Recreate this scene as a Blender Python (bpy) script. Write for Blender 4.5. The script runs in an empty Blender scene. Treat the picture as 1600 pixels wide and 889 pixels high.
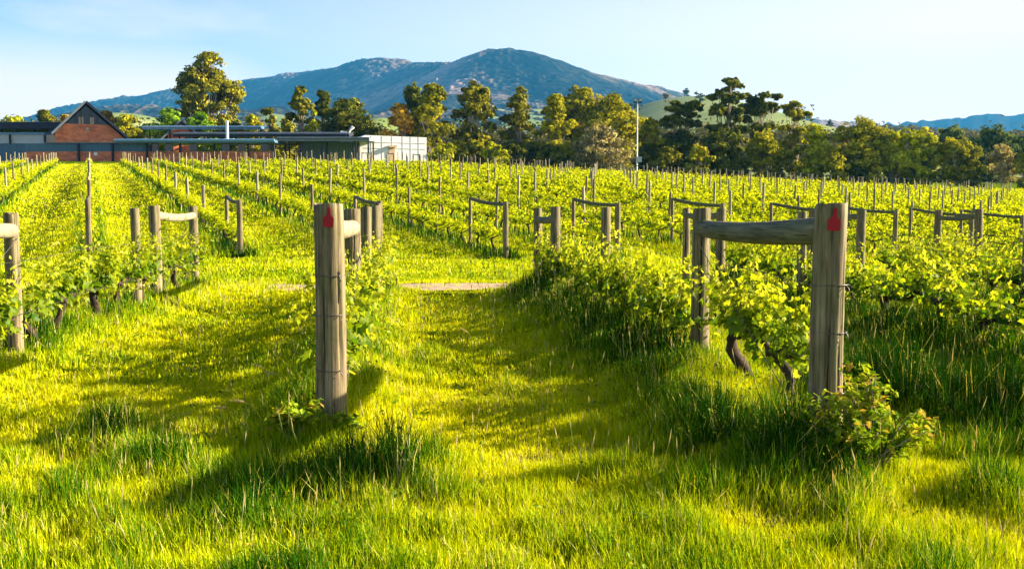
import bpy, math, random
import numpy as np
R = math.radians
rng = np.random.default_rng(7)
random.seed(7)
sc = bpy.context.scene
col = sc.collection
F0 = 1555.0            # focal length in photo pixels
HY = 318.0             # photo row of eye level
CAMZ = 1.5
# ------------------------------------------------------------------ camera
cd = bpy.data.cameras.new("camera"); cam = bpy.data.objects.new("camera", cd); col.objects.link(cam)
cd.sensor_width = 36.0; cd.lens = 36.0 * F0 / 1600.0
cd.clip_start = 0.1; cd.clip_end = 40000
cam.location = (0, 0, CAMZ)
cam.rotation_euler = (R(90) - math.atan((444.5 - HY) / F0), 0, 0)
sc.camera = cam
# ------------------------------------------------------------------ light
SUN_AZ, SUN_EL = 77.0, 21.0      # azimuth clockwise from the view direction
w = bpy.data.worlds.new("World"); sc.world = w; w.use_nodes = True
wn, wl = w.node_tree.nodes, w.node_tree.links
bg = wn["Background"]; bg.inputs["Strength"].default_value = 0.05
sky = wn.new("ShaderNodeTexSky"); sky.sky_type = 'NISHITA'; sky.sun_disc = False
sky.sun_elevation = R(SUN_EL); sky.sun_rotation = R(SUN_AZ)
sky.air_density = .72; sky.dust_density = .6; sky.ozone_density = 1.2
tc = wn.new("ShaderNodeTexCoord")
mp = wn.new("ShaderNodeMapping"); mp.inputs["Scale"].default_value = (1.6, 1.6, 6.5); mp.inputs["Rotation"].default_value = (0.1, 0.12, 0.4)
nz = wn.new("ShaderNodeTexNoise"); nz.inputs["Scale"].default_value = 1.7; nz.inputs["Detail"].default_value = 7; nz.inputs["Roughness"].default_value = .55
cr = wn.new("ShaderNodeValToRGB"); cr.color_ramp.elements[0].position = .5; cr.color_ramp.elements[1].position = .78
cr.color_ramp.elements[1].color = (.75, .75, .75, 1)
wl.new(tc.outputs["Generated"], mp.inputs["Vector"]); wl.new(mp.outputs[0], nz.inputs["Vector"]); wl.new(nz.outputs["Fac"], cr.inputs[0])
# a bank of thin low cloud to the left of the mountain
dot = wn.new("ShaderNodeVectorMath"); dot.operation = 'DOT_PRODUCT'
_v = np.array([-0.50, 1.0, 0.085]); _v /= np.linalg.norm(_v); dot.inputs[1].default_value = tuple(_v)
nrm = wn.new("ShaderNodeVectorMath"); nrm.operation = 'NORMALIZE'
wl.new(tc.outputs["Generated"], nrm.inputs[0]); wl.new(nrm.outputs[0], dot.inputs[0])
mr = wn.new("ShaderNodeMapRange"); mr.inputs["From Min"].default_value = .955; mr.inputs["From Max"].default_value = .992; mr.inputs["To Max"].default_value = 1.0
mr.interpolation_type = 'SMOOTHSTEP'
wl.new(dot.outputs["Value"], mr.inputs["Value"])
nz2 = wn.new("ShaderNodeMapRange"); nz2.inputs["From Min"].default_value = .22; nz2.inputs["From Max"].default_value = .52
wl.new(nz.outputs["Fac"], nz2.inputs["Value"])
mul = wn.new("ShaderNodeMath"); mul.operation = 'MULTIPLY'; wl.new(mr.outputs[0], mul.inputs[0]); wl.new(nz2.outputs[0], mul.inputs[1])
mx1 = wn.new("ShaderNodeMath"); mx1.operation = 'MAXIMUM'; wl.new(mul.outputs[0], mx1.inputs[0]); wl.new(cr.outputs[0], mx1.inputs[1])
# thin high veil that thickens towards the sun side
dot2 = wn.new("ShaderNodeVectorMath"); dot2.operation = 'DOT_PRODUCT'; _v = np.array([1.0, .55, .02]); _v /= np.linalg.norm(_v); dot2.inputs[1].default_value = tuple(_v)
wl.new(nrm.outputs[0], dot2.inputs[0]); mr2 = wn.new("ShaderNodeMapRange"); mr2.inputs["From Min"].default_value = .05; mr2.inputs["From Max"].default_value = .78; mr2.inputs["To Max"].default_value = .95
wl.new(dot2.outputs["Value"], mr2.inputs["Value"])
mx0 = wn.new("ShaderNodeMath"); mx0.operation = 'MAXIMUM'; wl.new(mx1.outputs[0], mx0.inputs[0]); wl.new(mr2.outputs[0], mx0.inputs[1])
mix = wn.new("ShaderNodeMixRGB"); mix.inputs[2].default_value = (5.7, 4.85, 4.2, 1)
low = wn.new("ShaderNodeSeparateXYZ"); wl.new(nrm.outputs[0], low.inputs[0]); lr = wn.new("ShaderNodeMapRange"); lr.inputs["From Min"].default_value = .16; lr.inputs["From Max"].default_value = .34
lr.inputs["To Min"].default_value = 1; lr.inputs["To Max"].default_value = .12; wl.new(low.outputs["Z"], lr.inputs["Value"]); mz = wn.new("ShaderNodeMapRange"); mz.interpolation_type = 'SMOOTHSTEP'; mz.inputs["From Min"].default_value = .10; mz.inputs["From Max"].default_value = .175; mz.inputs["To Min"].default_value = 1; mz.inputs["To Max"].default_value = 0
wl.new(low.outputs["Z"], mz.inputs["Value"]); mzz = wn.new("ShaderNodeMath"); mzz.operation = 'MULTIPLY'; wl.new(mul.outputs[0], mzz.inputs[0]); wl.new(mz.outputs[0], mzz.inputs[1]); wl.new(mzz.outputs[0], mx1.inputs[0])
ml = wn.new("ShaderNodeMath"); ml.operation = 'MULTIPLY'; wl.new(mx0.outputs[0], ml.inputs[0]); wl.new(lr.outputs[0], ml.inputs[1])
wl.new(ml.outputs[0], mix.inputs[0]); wl.new(sky.outputs[0], mix.inputs[1]); wl.new(mix.outputs[0], bg.inputs["Color"])
sl = bpy.data.lights.new("sun", 'SUN'); sl.energy = 5.0; sl.angle = R(0.53); sl.color = (1.0, .86, .60)
so = bpy.data.objects.new("sun", sl); col.objects.link(so)
so.rotation_euler = (R(90 - SUN_EL), 0, R(-SUN_AZ) + math.pi)
sc.view_settings.view_transform = 'Standard'; sc.view_settings.look = 'None'
sc.view_settings.gamma = 1; sc.view_settings.use_curve_mapping = False
sc.view_settings.exposure = 2.28
cy = sc.cycles
cy.use_denoising = True; cy.max_bounces = 6; cy.diffuse_bounces = 3; cy.glossy_bounces = 2; cy.transmission_bounces = 4
cy.volume_bounces = 0; cy.transparent_max_bounces = 6; cy.use_adaptive_sampling = True; cy.adaptive_threshold = .02
cy.caustics_reflective = False; cy.caustics_refractive = False

# ------------------------------------------------------------------ helpers
def tag(o, label=None, cat=None, group=None, kind=None):
    if label: o['label'] = label
    if cat: o['category'] = cat
    if group: o['group'] = group
    if kind: o['kind'] = kind
    return o
def empty(name, loc, rz=0.0):
    o = bpy.data.objects.new(name, None); col.objects.link(o); o.location = loc; o.rotation_euler = (0, 0, rz); o.empty_display_size = .1
    return o
def link(name, me, parent=None, loc=(0, 0, 0)):
    o = bpy.data.objects.new(name, me); col.objects.link(o); o.location = loc
    if parent: o.parent = parent
    return o
class MB:
    """collects vertices and faces of one mesh"""
    def __init__(s): s.V = []; s.F = {}; s.n = 0; s.A = []; s.M = {}
    def add(s, V, F, a=None, m=0):
        V = np.asarray(V, float).reshape(-1, 3); F = np.asarray(F, int)
        k = F.shape[1]
        s.F.setdefault(k, []).append(F + s.n); s.M.setdefault(k, []).append(np.full(len(F), m, int))
        s.V.append(V); s.A.append(np.full(len(V), .5) if a is None else np.asarray(a, float) * np.ones(len(V)))
        s.n += len(V)
    def mesh(s, name, mats, smooth=False):
        V = np.concatenate(s.V); A = np.concatenate(s.A)
        loops, tot, mi = [], [], []
        for k in sorted(s.F):
            f = np.concatenate(s.F[k]); loops.append(f.ravel()); tot.append(np.full(len(f), k)); mi.append(np.concatenate(s.M[k]))
        loops = np.concatenate(loops).astype(np.int32); tot = np.concatenate(tot).astype(np.int32); mi = np.concatenate(mi).astype(np.int32)
        me = bpy.data.meshes.new(name)
        me.vertices.add(len(V)); me.vertices.foreach_set("co", V.astype(np.float32).ravel())
        me.loops.add(len(loops)); me.loops.foreach_set("vertex_index", loops)
        me.polygons.add(len(tot)); st = np.concatenate([[0], np.cumsum(tot)[:-1]]).astype(np.int32)
        me.polygons.foreach_set("loop_start", st); me.polygons.foreach_set("loop_total", tot)
        me.polygons.foreach_set("material_index", mi)
        me.polygons.foreach_set("use_smooth", np.full(len(tot), bool(smooth)))
        at = me.attributes.new("tone", 'FLOAT', 'POINT'); at.data.foreach_set("value", A.astype(np.float32))
        for m in (mats if isinstance(mats, (list, tuple)) else [mats]): me.materials.append(m)
        me.update(calc_edges=True)
        return me
    def build(s, name, mats, parent=None, loc=(0, 0, 0), smooth=False):
        return link(name, s.mesh(name, mats, smooth), parent, loc)
def box(mb, x0, x1, y0, y1, z0, z1, m=0, a=.5):
    V = [(x, y, z) for z in (z0, z1) for y in (y0, y1) for x in (x0, x1)]
    mb.add(V, [(0, 2, 3, 1), (4, 5, 7, 6), (0, 1, 5, 4), (2, 6, 7, 3), (0, 4, 6, 2), (1, 3, 7, 5)], a, m)
def prism(mb, poly_xz, y0, y1, m=0):
    n = len(poly_xz); V = [(x, y0, z) for x, z in poly_xz] + [(x, y1, z) for x, z in poly_xz]
    mb.add(V, [(i, (i + 1) % n, n + (i + 1) % n, n + i) for i in range(n)], .5, m)
    mb.add(V, [tuple(range(n))[::-1]], .5, m); mb.add(V, [tuple(range(n, 2 * n))], .5, m)
def tube(mb, P, r, sides=8, cap=True, a=.5, m=0, rough=0, rg=None):
    P = np.asarray(P, float); n = len(P); r = np.ones(n) * r
    T = np.gradient(P, axis=0); T /= np.linalg.norm(T, axis=1)[:, None] + 1e-9
    up = np.array([0, 0, 1.]) if abs(T[0, 2]) < .8 else np.array([1., 0, 0])
    U = np.cross(np.tile(up, (n, 1)), T); U /= np.linalg.norm(U, axis=1)[:, None] + 1e-9; W = np.cross(T, U)
    th = np.arange(sides) / sides * 2 * np.pi
    rr = r[:, None] * np.ones(sides)
    if rough: rr = rr * (1 + rough * (rg or rng).standard_normal((n, sides)))
    V = P[:, None] + rr[..., None] * (np.cos(th)[None, :, None] * U[:, None] + np.sin(th)[None, :, None] * W[:, None])
    i = np.arange(n - 1)[:, None] * sides; j = np.arange(sides)[None]; j2 = (j + 1) % sides
    Fq = np.stack([i + j, i + j2, i + sides + j2, i + sides + j], -1).reshape(-1, 4)
    V = V.reshape(-1, 3); mb.add(V, Fq, a, m)
    if cap:
        mb.add(V[:sides], [tuple(range(sides))[::-1]], a, m); mb.add(V[-sides:], [tuple(range(sides))], a, m)
def hash2(ix, iy, s):
    h = (ix.astype(np.int64) * 374761393 + iy.astype(np.int64) * 668265263 + s * 974634777) & 0xffffffff
    h = ((h ^ (h >> 13)) * 1274126177) & 0xffffffff
    return ((h ^ (h >> 16)) & 0xffff) / 65535.0
def vnoise(x, y, s=0):
    x = np.asarray(x, float); y = np.asarray(y, float)
    ix = np.floor(x); iy = np.floor(y); fx = x - ix; fy = y - iy; fx = fx * fx * (3 - 2 * fx); fy = fy * fy * (3 - 2 * fy)
    a = hash2(ix, iy, s); b = hash2(ix + 1, iy, s); c = hash2(ix, iy + 1, s); d = hash2(ix + 1, iy + 1, s)
    return (a * (1 - fx) + b * fx) * (1 - fy) + (c * (1 - fx) + d * fx) * fy
def fbm(x, y, o=4, s=0):
    v = 0; a = .5; t = 0
    for k in range(o): v = v + a * vnoise(x * 2 ** k + 17.3 * k, y * 2 ** k - 9.1 * k, s + k); t += a; a *= .5
    return v / t
ORD = "first second third fourth fifth sixth seventh eighth ninth tenth eleventh twelfth thirteenth fourteenth fifteenth sixteenth seventeenth eighteenth nineteenth twentieth".split()
TENS = {2: 'twenty', 3: 'thirty', 4: 'forty', 5: 'fifty', 6: 'sixty', 7: 'seventy', 8: 'eighty'}
def nth(i):   # 1-based
    if i <= 20: return ORD[i - 1]
    t, u = divmod(i, 10)
    return (TENS[t][:-1] + 'ieth') if u == 0 else TENS[t] + '-' + ORD[u - 1]

# ------------------------------------------------------------------ materials
def new_mat(name):
    m = bpy.data.materials.new(name); m.use_nodes = True
    nt = m.node_tree; b = nt.nodes["Principled BSDF"]; b.inputs["Specular IOR Level"].default_value = .25
    return m, nt, b
def ramp(nt, stops):
    r = nt.nodes.new("ShaderNodeValToRGB"); e = r.color_ramp.elements
    e[0].position = stops[0][0]; e[0].color = (*stops[0][1], 1); e[1].position = stops[-1][0]; e[1].color = (*stops[-1][1], 1)
    for p, c in stops[1:-1]: k = e.new(p); k.color = (*c, 1)
    return r
def noise(nt, scale, detail=4, coord="Object", sc3=(1, 1, 1), rough=.55, dist=0):
    t = nt.nodes.new("ShaderNodeTexCoord"); mp = nt.nodes.new("ShaderNodeMapping"); mp.inputs["Scale"].default_value = sc3
    n = nt.nodes.new("ShaderNodeTexNoise"); n.inputs["Scale"].default_value = scale; n.inputs["Detail"].default_value = detail
    n.inputs["Roughness"].default_value = rough; n.inputs["Distortion"].default_value = dist
    nt.links.new(t.outputs[coord], mp.inputs[0]); nt.links.new(mp.outputs[0], n.inputs["Vector"])
    return n
def leaf_mat(name, stops, trans=.45, gloss=.12, rough=.5, tboost=1.25):
    """two-sided thin leaf: diffuse + translucent + a little sheen; colour from the per-leaf tone"""
    m = bpy.data.materials.new(name); m.use_nodes = True; nt = m.node_tree; nt.nodes.clear(); L = nt.links
    out = nt.nodes.new("ShaderNodeOutputMaterial"); at = nt.nodes.new("ShaderNodeAttribute"); at.attribute_name = "tone"
    r = ramp(nt, stops); L.new(at.outputs["Fac"], r.inputs[0])
    d = nt.nodes.new("ShaderNodeBsdfDiffuse"); t = nt.nodes.new("ShaderNodeBsdfTranslucent"); g = nt.nodes.new("ShaderNodeBsdfGlossy")
    g.inputs["Roughness"].default_value = rough; g.inputs["Color"].default_value = (.9, .95, .8, 1)
    mu = nt.nodes.new("ShaderNodeMixRGB"); mu.blend_type = 'MULTIPLY'; mu.inputs[0].default_value = 1; mu.inputs[2].default_value = (tboost * 1.1, tboost, .6, 1)
    L.new(r.outputs[0], d.inputs[0]); L.new(r.outputs[0], mu.inputs[1]); L.new(mu.outputs[0], t.inputs[0])
    a = nt.nodes.new("ShaderNodeMixShader"); a.inputs[0].default_value = trans; L.new(d.outputs[0], a.inputs[1]); L.new(t.outputs[0], a.inputs[2])
    b = nt.nodes.new("ShaderNodeMixShader"); b.inputs[0].default_value = gloss * .35
    L.new(a.outputs[0], b.inputs[1]); L.new(g.outputs[0], b.inputs[2]); L.new(b.outputs[0], out.inputs[0])
    return m
def noise_mat(name, stops, scale=5, detail=5, sc3=(1, 1, 1), rough=.85, bump=.3, bdist=.01, coord="Object"):
    m, nt, b = new_mat(name); n = noise(nt, scale, detail, coord, sc3); r = ramp(nt, stops)
    nt.links.new(n.outputs["Fac"], r.inputs[0]); nt.links.new(r.outputs[0], b.inputs["Base Color"]); b.inputs["Roughness"].default_value = rough
    if bump:
        bp = nt.nodes.new("ShaderNodeBump"); bp.inputs["Strength"].default_value = bump; bp.inputs["Distance"].default_value = bdist
        nt.links.new(n.outputs["Fac"], bp.inputs["Height"]); nt.links.new(bp.outputs[0], b.inputs["Normal"])
    return m
def timber_mat(name, dark, mid, light, green=.5, axis=2):
    m, nt, b = new_mat(name); L = nt.links
    s = [38, 38, 38]; s[axis] = 1.6
    n1 = noise(nt, 1.0, 8, sc3=tuple(s), rough=.7); r1 = ramp(nt, [(.32, dark), (.5, mid), (.68, light)]); L.new(n1.outputs["Fac"], r1.inputs[0])
    n2 = noise(nt, 3.5, 4); r2 = ramp(nt, [(.42, (0, 0, 0)), (.68, (1, 1, 1))]); L.new(n2.outputs["Fac"], r2.inputs[0])
    mg = nt.nodes.new("ShaderNodeMixRGB"); mg.blend_type = 'MULTIPLY'; mg.inputs[2].default_value = (.55, .75, .42, 1)
    mf = nt.nodes.new("ShaderNodeMath"); mf.operation = 'MULTIPLY'; mf.inputs[1].default_value = green; L.new(r2.outputs[0], mf.inputs[0])
    L.new(mf.outputs[0], mg.inputs[0]); L.new(r1.outputs[0], mg.inputs[1])
    # drying cracks
    s3 = [26, 26, 26]; s3[axis] = .7
    n3 = noise(nt, 1.0, 3, sc3=tuple(s3), rough=.5, dist=.4); r3 = ramp(nt, [(.0, (1, 1, 1)), (.345, (.10, .07, .05)), (.385, (1, 1, 1)), (1, (1, 1, 1))]); r3.color_ramp.elements[1].position = .33
    L.new(n3.outputs["Fac"], r3.inputs[0])
    mc = nt.nodes.new("ShaderNodeMixRGB"); mc.blend_type = 'MULTIPLY'; mc.inputs[0].default_value = 1; L.new(mg.outputs[0], mc.inputs[1]); L.new(r3.outputs[0], mc.inputs[2])
    L.new(mc.outputs[0], b.inputs["Base Color"]); b.inputs["Roughness"].default_value = .82
    bp = nt.nodes.new("ShaderNodeBump"); bp.inputs["Strength"].default_value = .7; bp.inputs["Distance"].default_value = .006
    L.new(mc.outputs[0], bp.inputs["Height"]); L.new(bp.outputs[0], b.inputs["Normal"])
    return m
def flat_mat(name, c, rough=.5, metal=0, var=.12, scale=3):
    m, nt, b = new_mat(name); n = noise(nt, scale, 5); lo = tuple(v * (1 - var) for v in c); hi = tuple(min(1, v * (1 + var)) for v in c)
    r = ramp(nt, [(.3, lo), (.7, hi)]); nt.links.new(n.outputs["Fac"], r.inputs[0]); nt.links.new(r.outputs[0], b.inputs["Base Color"])
    b.inputs["Roughness"].default_value = rough; b.inputs["Metallic"].default_value = metal
    return m
M = {}
M['timber'] = timber_mat('weathered_timber', (.045, .03, .018), (.19, .14, .085), (.37, .29, .185), .85)
M['timber_rail'] = timber_mat('weathered_rail', (.03, .032, .025), (.10, .095, .055), (.20, .18, .11), .8, axis=1)  # darkened to carry the shade on the rail's visible side; green mottle is algae
M['timber_pale'] = timber_mat('pale_timber', (.12, .095, .06), (.28, .235, .16), (.45, .38, .27), .3)
M['bark'] = noise_mat('vine_bark', [(.3, (.012, .009, .007)), (.55, (.045, .03, .02)), (.8, (.12, .085, .055))], 30, 6, (1, 1, .35), .95, .9, .012)
M['tree_bark'] = noise_mat('tree_bark', [(.3, (.12, .09, .06)), (.7, (.42, .35, .26))], 1.2, 5, (1, 1, .2), .9, .4, .05)
M['pale_bark'] = noise_mat('pale_bark', [(.3, (.35, .3, .24)), (.7, (.75, .68, .58))], 1.2, 5, (1, 1, .2), .8, .2, .05)
M['wire'] = flat_mat('galvanised_wire', (.10, .095, .09), .5, .7)
M['tag'] = flat_mat('red_plastic', (.36, .006, .014), .38, 0, .08)
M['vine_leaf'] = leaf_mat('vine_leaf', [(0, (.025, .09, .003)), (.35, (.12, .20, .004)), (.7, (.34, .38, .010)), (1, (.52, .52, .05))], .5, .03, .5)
M['vine_leaf_far'] = leaf_mat('vine_leaf_far', [(0, (.04, .10, .002)), (.3, (.19, .26, .004)), (.6, (.42, .47, .004)), (1, (.62, .60, .010))], .45, .01, .6)
M['grass'] = leaf_mat('grass_blade', [(0, (.010, .050, .002)), (.28, (.05, .16, .003)), (.55, (.36, .44, .003)), (.93, (.62, .61, .005)), (1, (.6, .48, .24))], .28, .008, .6)
M['seed'] = leaf_mat('seed_head', [(0, (.18, .24, .05)), (1, (.5, .42, .25))], .5, .02, .7)
M['rose_leaf'] = leaf_mat('rose_leaf', [(0, (.025, .08, .005)), (.5, (.15, .26, .008)), (.85, (.38, .44, .02)), (1, (.45, .28, .04))], .35, .02, .5)
CR = {}
def crown_mat(k, lo, mid, hi): CR[k] = leaf_mat('crown_' + k, [(0, lo), (.5, mid), (1, hi)], .25, .008, .6)
crown_mat('olive', (0.034, 0.043, 0.003), (0.185, 0.185, 0.012), (0.440, 0.391, 0.024))
crown_mat('dark', (0.020, 0.032, 0.003), (0.097, 0.121, 0.012), (0.269, 0.257, 0.027))
crown_mat('gold_old', (0.063, 0.063, 0.003), (0.331, 0.282, 0.009), (0.711, 0.563, 0.022))
crown_mat('yellow', (0.081, 0.104, 0.003), (0.370, 0.389, 0.009), (0.734, 0.685, 0.020))
crown_mat('green', (0.040, 0.092, 0.005), (0.194, 0.350, 0.012), (0.440, 0.588, 0.024))
crown_mat('gold', (.05, .065, .004), (.29, .285, .010), (.56, .49, .018))
crown_mat('rust', (0.086, 0.049, 0.007), (0.389, 0.234, 0.019), (0.734, 0.490, 0.049))
crown_mat('grey', (0.081, 0.069, 0.029), (0.331, 0.282, 0.116), (0.636, 0.539, 0.245))
crown_mat('bluegreen', (0.023, 0.043, 0.011), (0.097, 0.146, 0.039), (0.269, 0.306, 0.068))

# ------------------------------------------------------------------ terrain
YK = np.array([0, 20, 26, 33.7, 39.5, 45, 50, 85, 121, 138, 200, 300], float)
AK = np.array([-.42, -.13, .13, .26, .39, .55])
ZK = np.array([[0, 0, .1, .6, 1.0, 1.4, 1.77, 4.0, 6.1, 7.35, 7.8, 9],
               [0, 0, 0, .55, .95, 1.35, 1.7, 4.0, 6.2, 6.9, 7.5, 9],
               [0, 0, -.05, .3, .6, .9, 1.2, 2.9, 4.6, 5.2, 6, 8.5],
               [0, 0, -.15, .1, .3, .55, .8, 2.2, 3.8, 4.3, 5.2, 8.5],
               [0, -.05, -.3, -.2, -.05, .15, .35, 1.5, 2.9, 3.5, 4.6, 9],
               [0, -.15, -.5, -.55, -.45, -.3, -.1, .8, 2.1, 2.6, 4.4, 9.5]])
_yy = np.arange(0, 301.0); _T = np.array([np.interp(_yy, YK, z) for z in ZK])
_k = np.hanning(13)[1:-1]; _k /= _k.sum(); _T = np.array([np.convolve(np.pad(t, 5, mode='edge'), _k, 'valid') for t in _T])
_T[:, :12] = 0; _aa = np.linspace(-.6, .6, 61)
_TT = np.array([[np.interp(a, AK, _T[:, j]) for a in _aa] for j in range(301)])
_ka = np.hanning(11)[1:-1]; _ka /= _ka.sum(); _TT = np.array([np.convolve(np.pad(t, 4, mode='edge'), _ka, 'valid') for t in _TT])
NEAR_ROWS = [  # (centre line points Y->X, start Y, end Y)
    ([5.5, 8.4, 11.5, 15.1, 17.0], [1.76, 1.60, 1.08, .66, .44]),
    ([6.3, 9.0, 12, 14.3, 17.0], [-1.16, -1.45, -1.75, -1.98, -2.27]),
    ([6.2, 8.8, 13.0, 13.9, 16.5], [-4.1, -4.39, -4.92, -4.99, -5.28]),
    ([4.4, 16.9], [4.93, 3.52]),
    ([7.0, 18.0], [7.58, 6.31]),
    ([8.0, 21.0], [10.5, 8.98]),
    ([8.0, 16.0], [-7.45, -8.35]),
]
def nrx(i, y): return np.interp(y, NEAR_ROWS[i][0], NEAR_ROWS[i][1])
def ground_z(x, y, detail=True):
    x = np.asarray(x, float); y = np.asarray(y, float)
    a = np.clip(x / np.maximum(y, 4.0), -.6, .6); fa = (a + .6) / 1.2 * 60; fy = np.clip(y, 0, 299.999)
    i = np.minimum(fa.astype(int), 59); j = fy.astype(int); u = fa - i; v = fy - j
    z = (_TT[j, i] * (1 - u) + _TT[j, i + 1] * u) * (1 - v) + (_TT[j + 1, i] * (1 - u) + _TT[j + 1, i + 1] * u) * v
    if detail:
        z = z + (fbm(x * .8, y * .8, 3, 5) - .5) * .07 * np.clip((60 - y) / 30, 0, 1)
        for r, (ys, xs) in enumerate(NEAR_ROWS):
            d = x - np.interp(y, ys, xs); inside = np.clip((y - ys[0] + .4) / .6, 0, 1) * np.clip((ys[-1] + .6 - y) / .8, 0, 1)
            z = z + .13 * np.exp(-(d / .45) ** 2) * inside
    return z
def gz(x, y): return float(ground_z(np.array([x]), np.array([y]))[0])
def gzf(x, y): return float(ground_z(np.array([x]), np.array([y]), False)[0])

# near ground sheet: polar-ish grid, dense close to the camera
ys = np.concatenate([np.linspace(-14, 2, 9), np.linspace(2.5, 22, 130), np.linspace(22.4, 60, 90), np.linspace(61, 150, 90), np.linspace(152, 260, 30)])
nx = 260
X = []; Y = []
for yv in ys:
    half = max(16.0, abs(yv) * .85 + 8); X.append(np.linspace(-half, half, nx)); Y.append(np.full(nx, yv))
X = np.array(X); Y = np.array(Y); Z = ground_z(X, Y)
Z[-1] -= 1.5; Z[-2] -= .3
mb = MB(); ii = np.arange(len(ys) - 1)[:, None] * nx; jj = np.arange(nx - 1)[None]
mb.add(np.stack([X, Y, Z], -1).reshape(-1, 3), np.stack([ii + jj, ii + jj + 1, ii + nx + jj + 1, ii + nx + jj], -1).reshape(-1, 4))
m, nt, b = new_mat('turf'); L = nt.links
n1 = noise(nt, .9, 6, "Object"); r1 = ramp(nt, [(.3, (.03, .06, .004)), (.5, (.10, .16, .004)), (.7, (.26, .30, .005))]); L.new(n1.outputs["Fac"], r1.inputs[0])
n2 = noise(nt, 9, 8, "Object", rough=.75); r2 = ramp(nt, [(.35, (.35, .42, .3)), (.6, (1, 1, 1))]); L.new(n2.outputs["Fac"], r2.inputs[0])
mu = nt.nodes.new("ShaderNodeMixRGB"); mu.blend_type = 'MULTIPLY'; mu.inputs[0].default_value = 1; L.new(r1.outputs[0], mu.inputs[1]); L.new(r2.outputs[0], mu.inputs[2])
L.new(mu.outputs[0], b.inputs["Base Color"]); b.inputs["Roughness"].default_value = 1; b.inputs["Specular IOR Level"].default_value = 0
bp = nt.nodes.new("ShaderNodeBump"); bp.inputs["Strength"].default_value = .8; bp.inputs["Distance"].default_value = .06; L.new(n2.outputs["Fac"], bp.inputs["Height"]); L.new(bp.outputs[0], b.inputs["Normal"])
tag(mb.build('ground', m, smooth=True), kind='structure')

# dirt track
def track_y(x): return 18.0 + .02 * x + .10 * np.maximum(x - 2.5, 0) + .12 * np.sin(x * .7)
mb = MB(); xs_ = np.linspace(-12, 12, 220); vs = np.linspace(-1.0, .7, 9)
XX, VV = np.meshgrid(xs_, vs); edge = (fbm(XX * 2.3, VV * 2, 3, 31) - .5) * .35
YY = track_y(XX) + VV + edge; ZZ = ground_z(XX, YY) + .006
k = len(xs_); ii = np.arange(len(vs) - 1)[:, None] * k; jj = np.arange(k - 1)[None]
mb.add(np.stack([XX, YY, ZZ], -1).reshape(-1, 3), np.stack([ii + jj, ii + jj + 1, ii + k + jj + 1, ii + k + jj], -1).reshape(-1, 4))
tag(mb.build('track', noise_mat('dry_earth', [(.3, (.18, .125, .07)), (.6, (.42, .31, .20)), (.8, (.55, .43, .30))], 6, 6, rough=.95, bump=.6, bdist=.04), smooth=True), kind='structure')

# ------------------------------------------------------------------ far hills and the mountain
def P3(px, py, D): return np.array([(px - 800) / F0 * D, D, CAMZ + (HY - py) / F0 * D])
def seg_h(x, y, pts, slope, power=1.0):
    h = np.full(x.shape, -1e9)
    for p, q in zip(pts[:-1], pts[1:]):
        dx, dy = q[0] - p[0], q[1] - p[1]; t = np.clip(((x - p[0]) * dx + (y - p[1]) * dy) / (dx * dx + dy * dy), 0, 1)
        d = np.hypot(x - p[0] - t * dx, y - p[1] - t * dy); d = np.sqrt(d * d + 60.0 ** 2) - 60.0; h = np.maximum(h, p[2] + t * (q[2] - p[2]) - slope * d ** power)
    return h
RIDGES = [
    ([(-60, 192, 4900), (0, 189, 4900), (30, 186, 4880), (62, 179, 4850), (86, 172, 4850), (108, 166, 4850), (146, 160, 4820), (175, 156, 4800), (208, 150, 4800), (243, 149, 4750), (270, 140, 4700), (378, 128, 4600), (434, 119, 4400),
      (488, 112, 4250), (528, 105, 4120), (552, 104, 4080), (566, 95, 4050), (596, 90, 3990), (623, 93, 3920), (641, 100, 3860), (677, 99, 3720), (717, 98, 3530), (731, 96, 3480), (752, 83, 3390), (771, 77, 3340), (790, 77, 3300),
      (812, 79, 3300), (834, 84, 3320), (861, 91, 3360), (888, 101, 3420), (915, 110, 3480), (942, 117, 3530), (969, 124, 3580), (996, 129, 3630), (1023, 135, 3680), (1050, 143, 3720), (1077, 152, 3760), (1098, 162, 3800),
      (1115, 170, 3800), (1160, 176, 3800), (1260, 184, 3800), (1350, 191, 3800)], .60),
    ([(728, 96, 3480), (722, 112, 3250), (765, 132, 2950), (825, 152, 2650), (880, 176, 2350)], .62),
    ([(820, 80, 3300), (848, 106, 3050), (895, 132, 2800), (955, 156, 2550), (1010, 178, 2300)], .62),
    ([(945, 120, 3520), (985, 138, 3250), (1050, 158, 2950), (1110, 176, 2600)], .6),
    ([(110, 172, 2500), (165, 155, 2600), (230, 153, 2600), (290, 159, 2500), (350, 172, 2300)], .35),
    ([(330, 172, 2200), (390, 156, 2250), (430, 152, 2250), (470, 166, 2200)], .40),
    ([(540, 178, 2000), (600, 160, 2250), (660, 145, 2500), (700, 140, 2700), (720, 128, 3100)], .45),
    ([(690, 178, 1900), (760, 152, 2100), (840, 154, 2150), (900, 176, 2000)], .42),
]
RIDGES = [([P3(*p) - np.array([0, 0, (10 if i_ == 0 else 26)]) for p in r], s) for i_, (r, s) in enumerate(RIDGES)]
def mount_z(x, y):
    wx = x + (fbm(x / 260, y / 260, 3, 40) - .5) * 40; wy = y + (fbm(x / 260, y / 260, 3, 50) - .5) * 60
    base = 9 + np.clip((y - 260) / 1500, 0, 1.3) * 55 + fbm(x / 500, y / 500, 4, 60) * 30 * np.clip((y - 300) / 600, 0, 1)
    h = base
    for pts, s in RIDGES:
        q = seg_h(.35 * x + .65 * wx, .35 * y + .65 * wy, pts, s)
        k = 40.0; h = np.maximum(h, q) + k * .25 * np.clip(1 - np.abs(h - q) / k, 0, 1) ** 2
    return h
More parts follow.
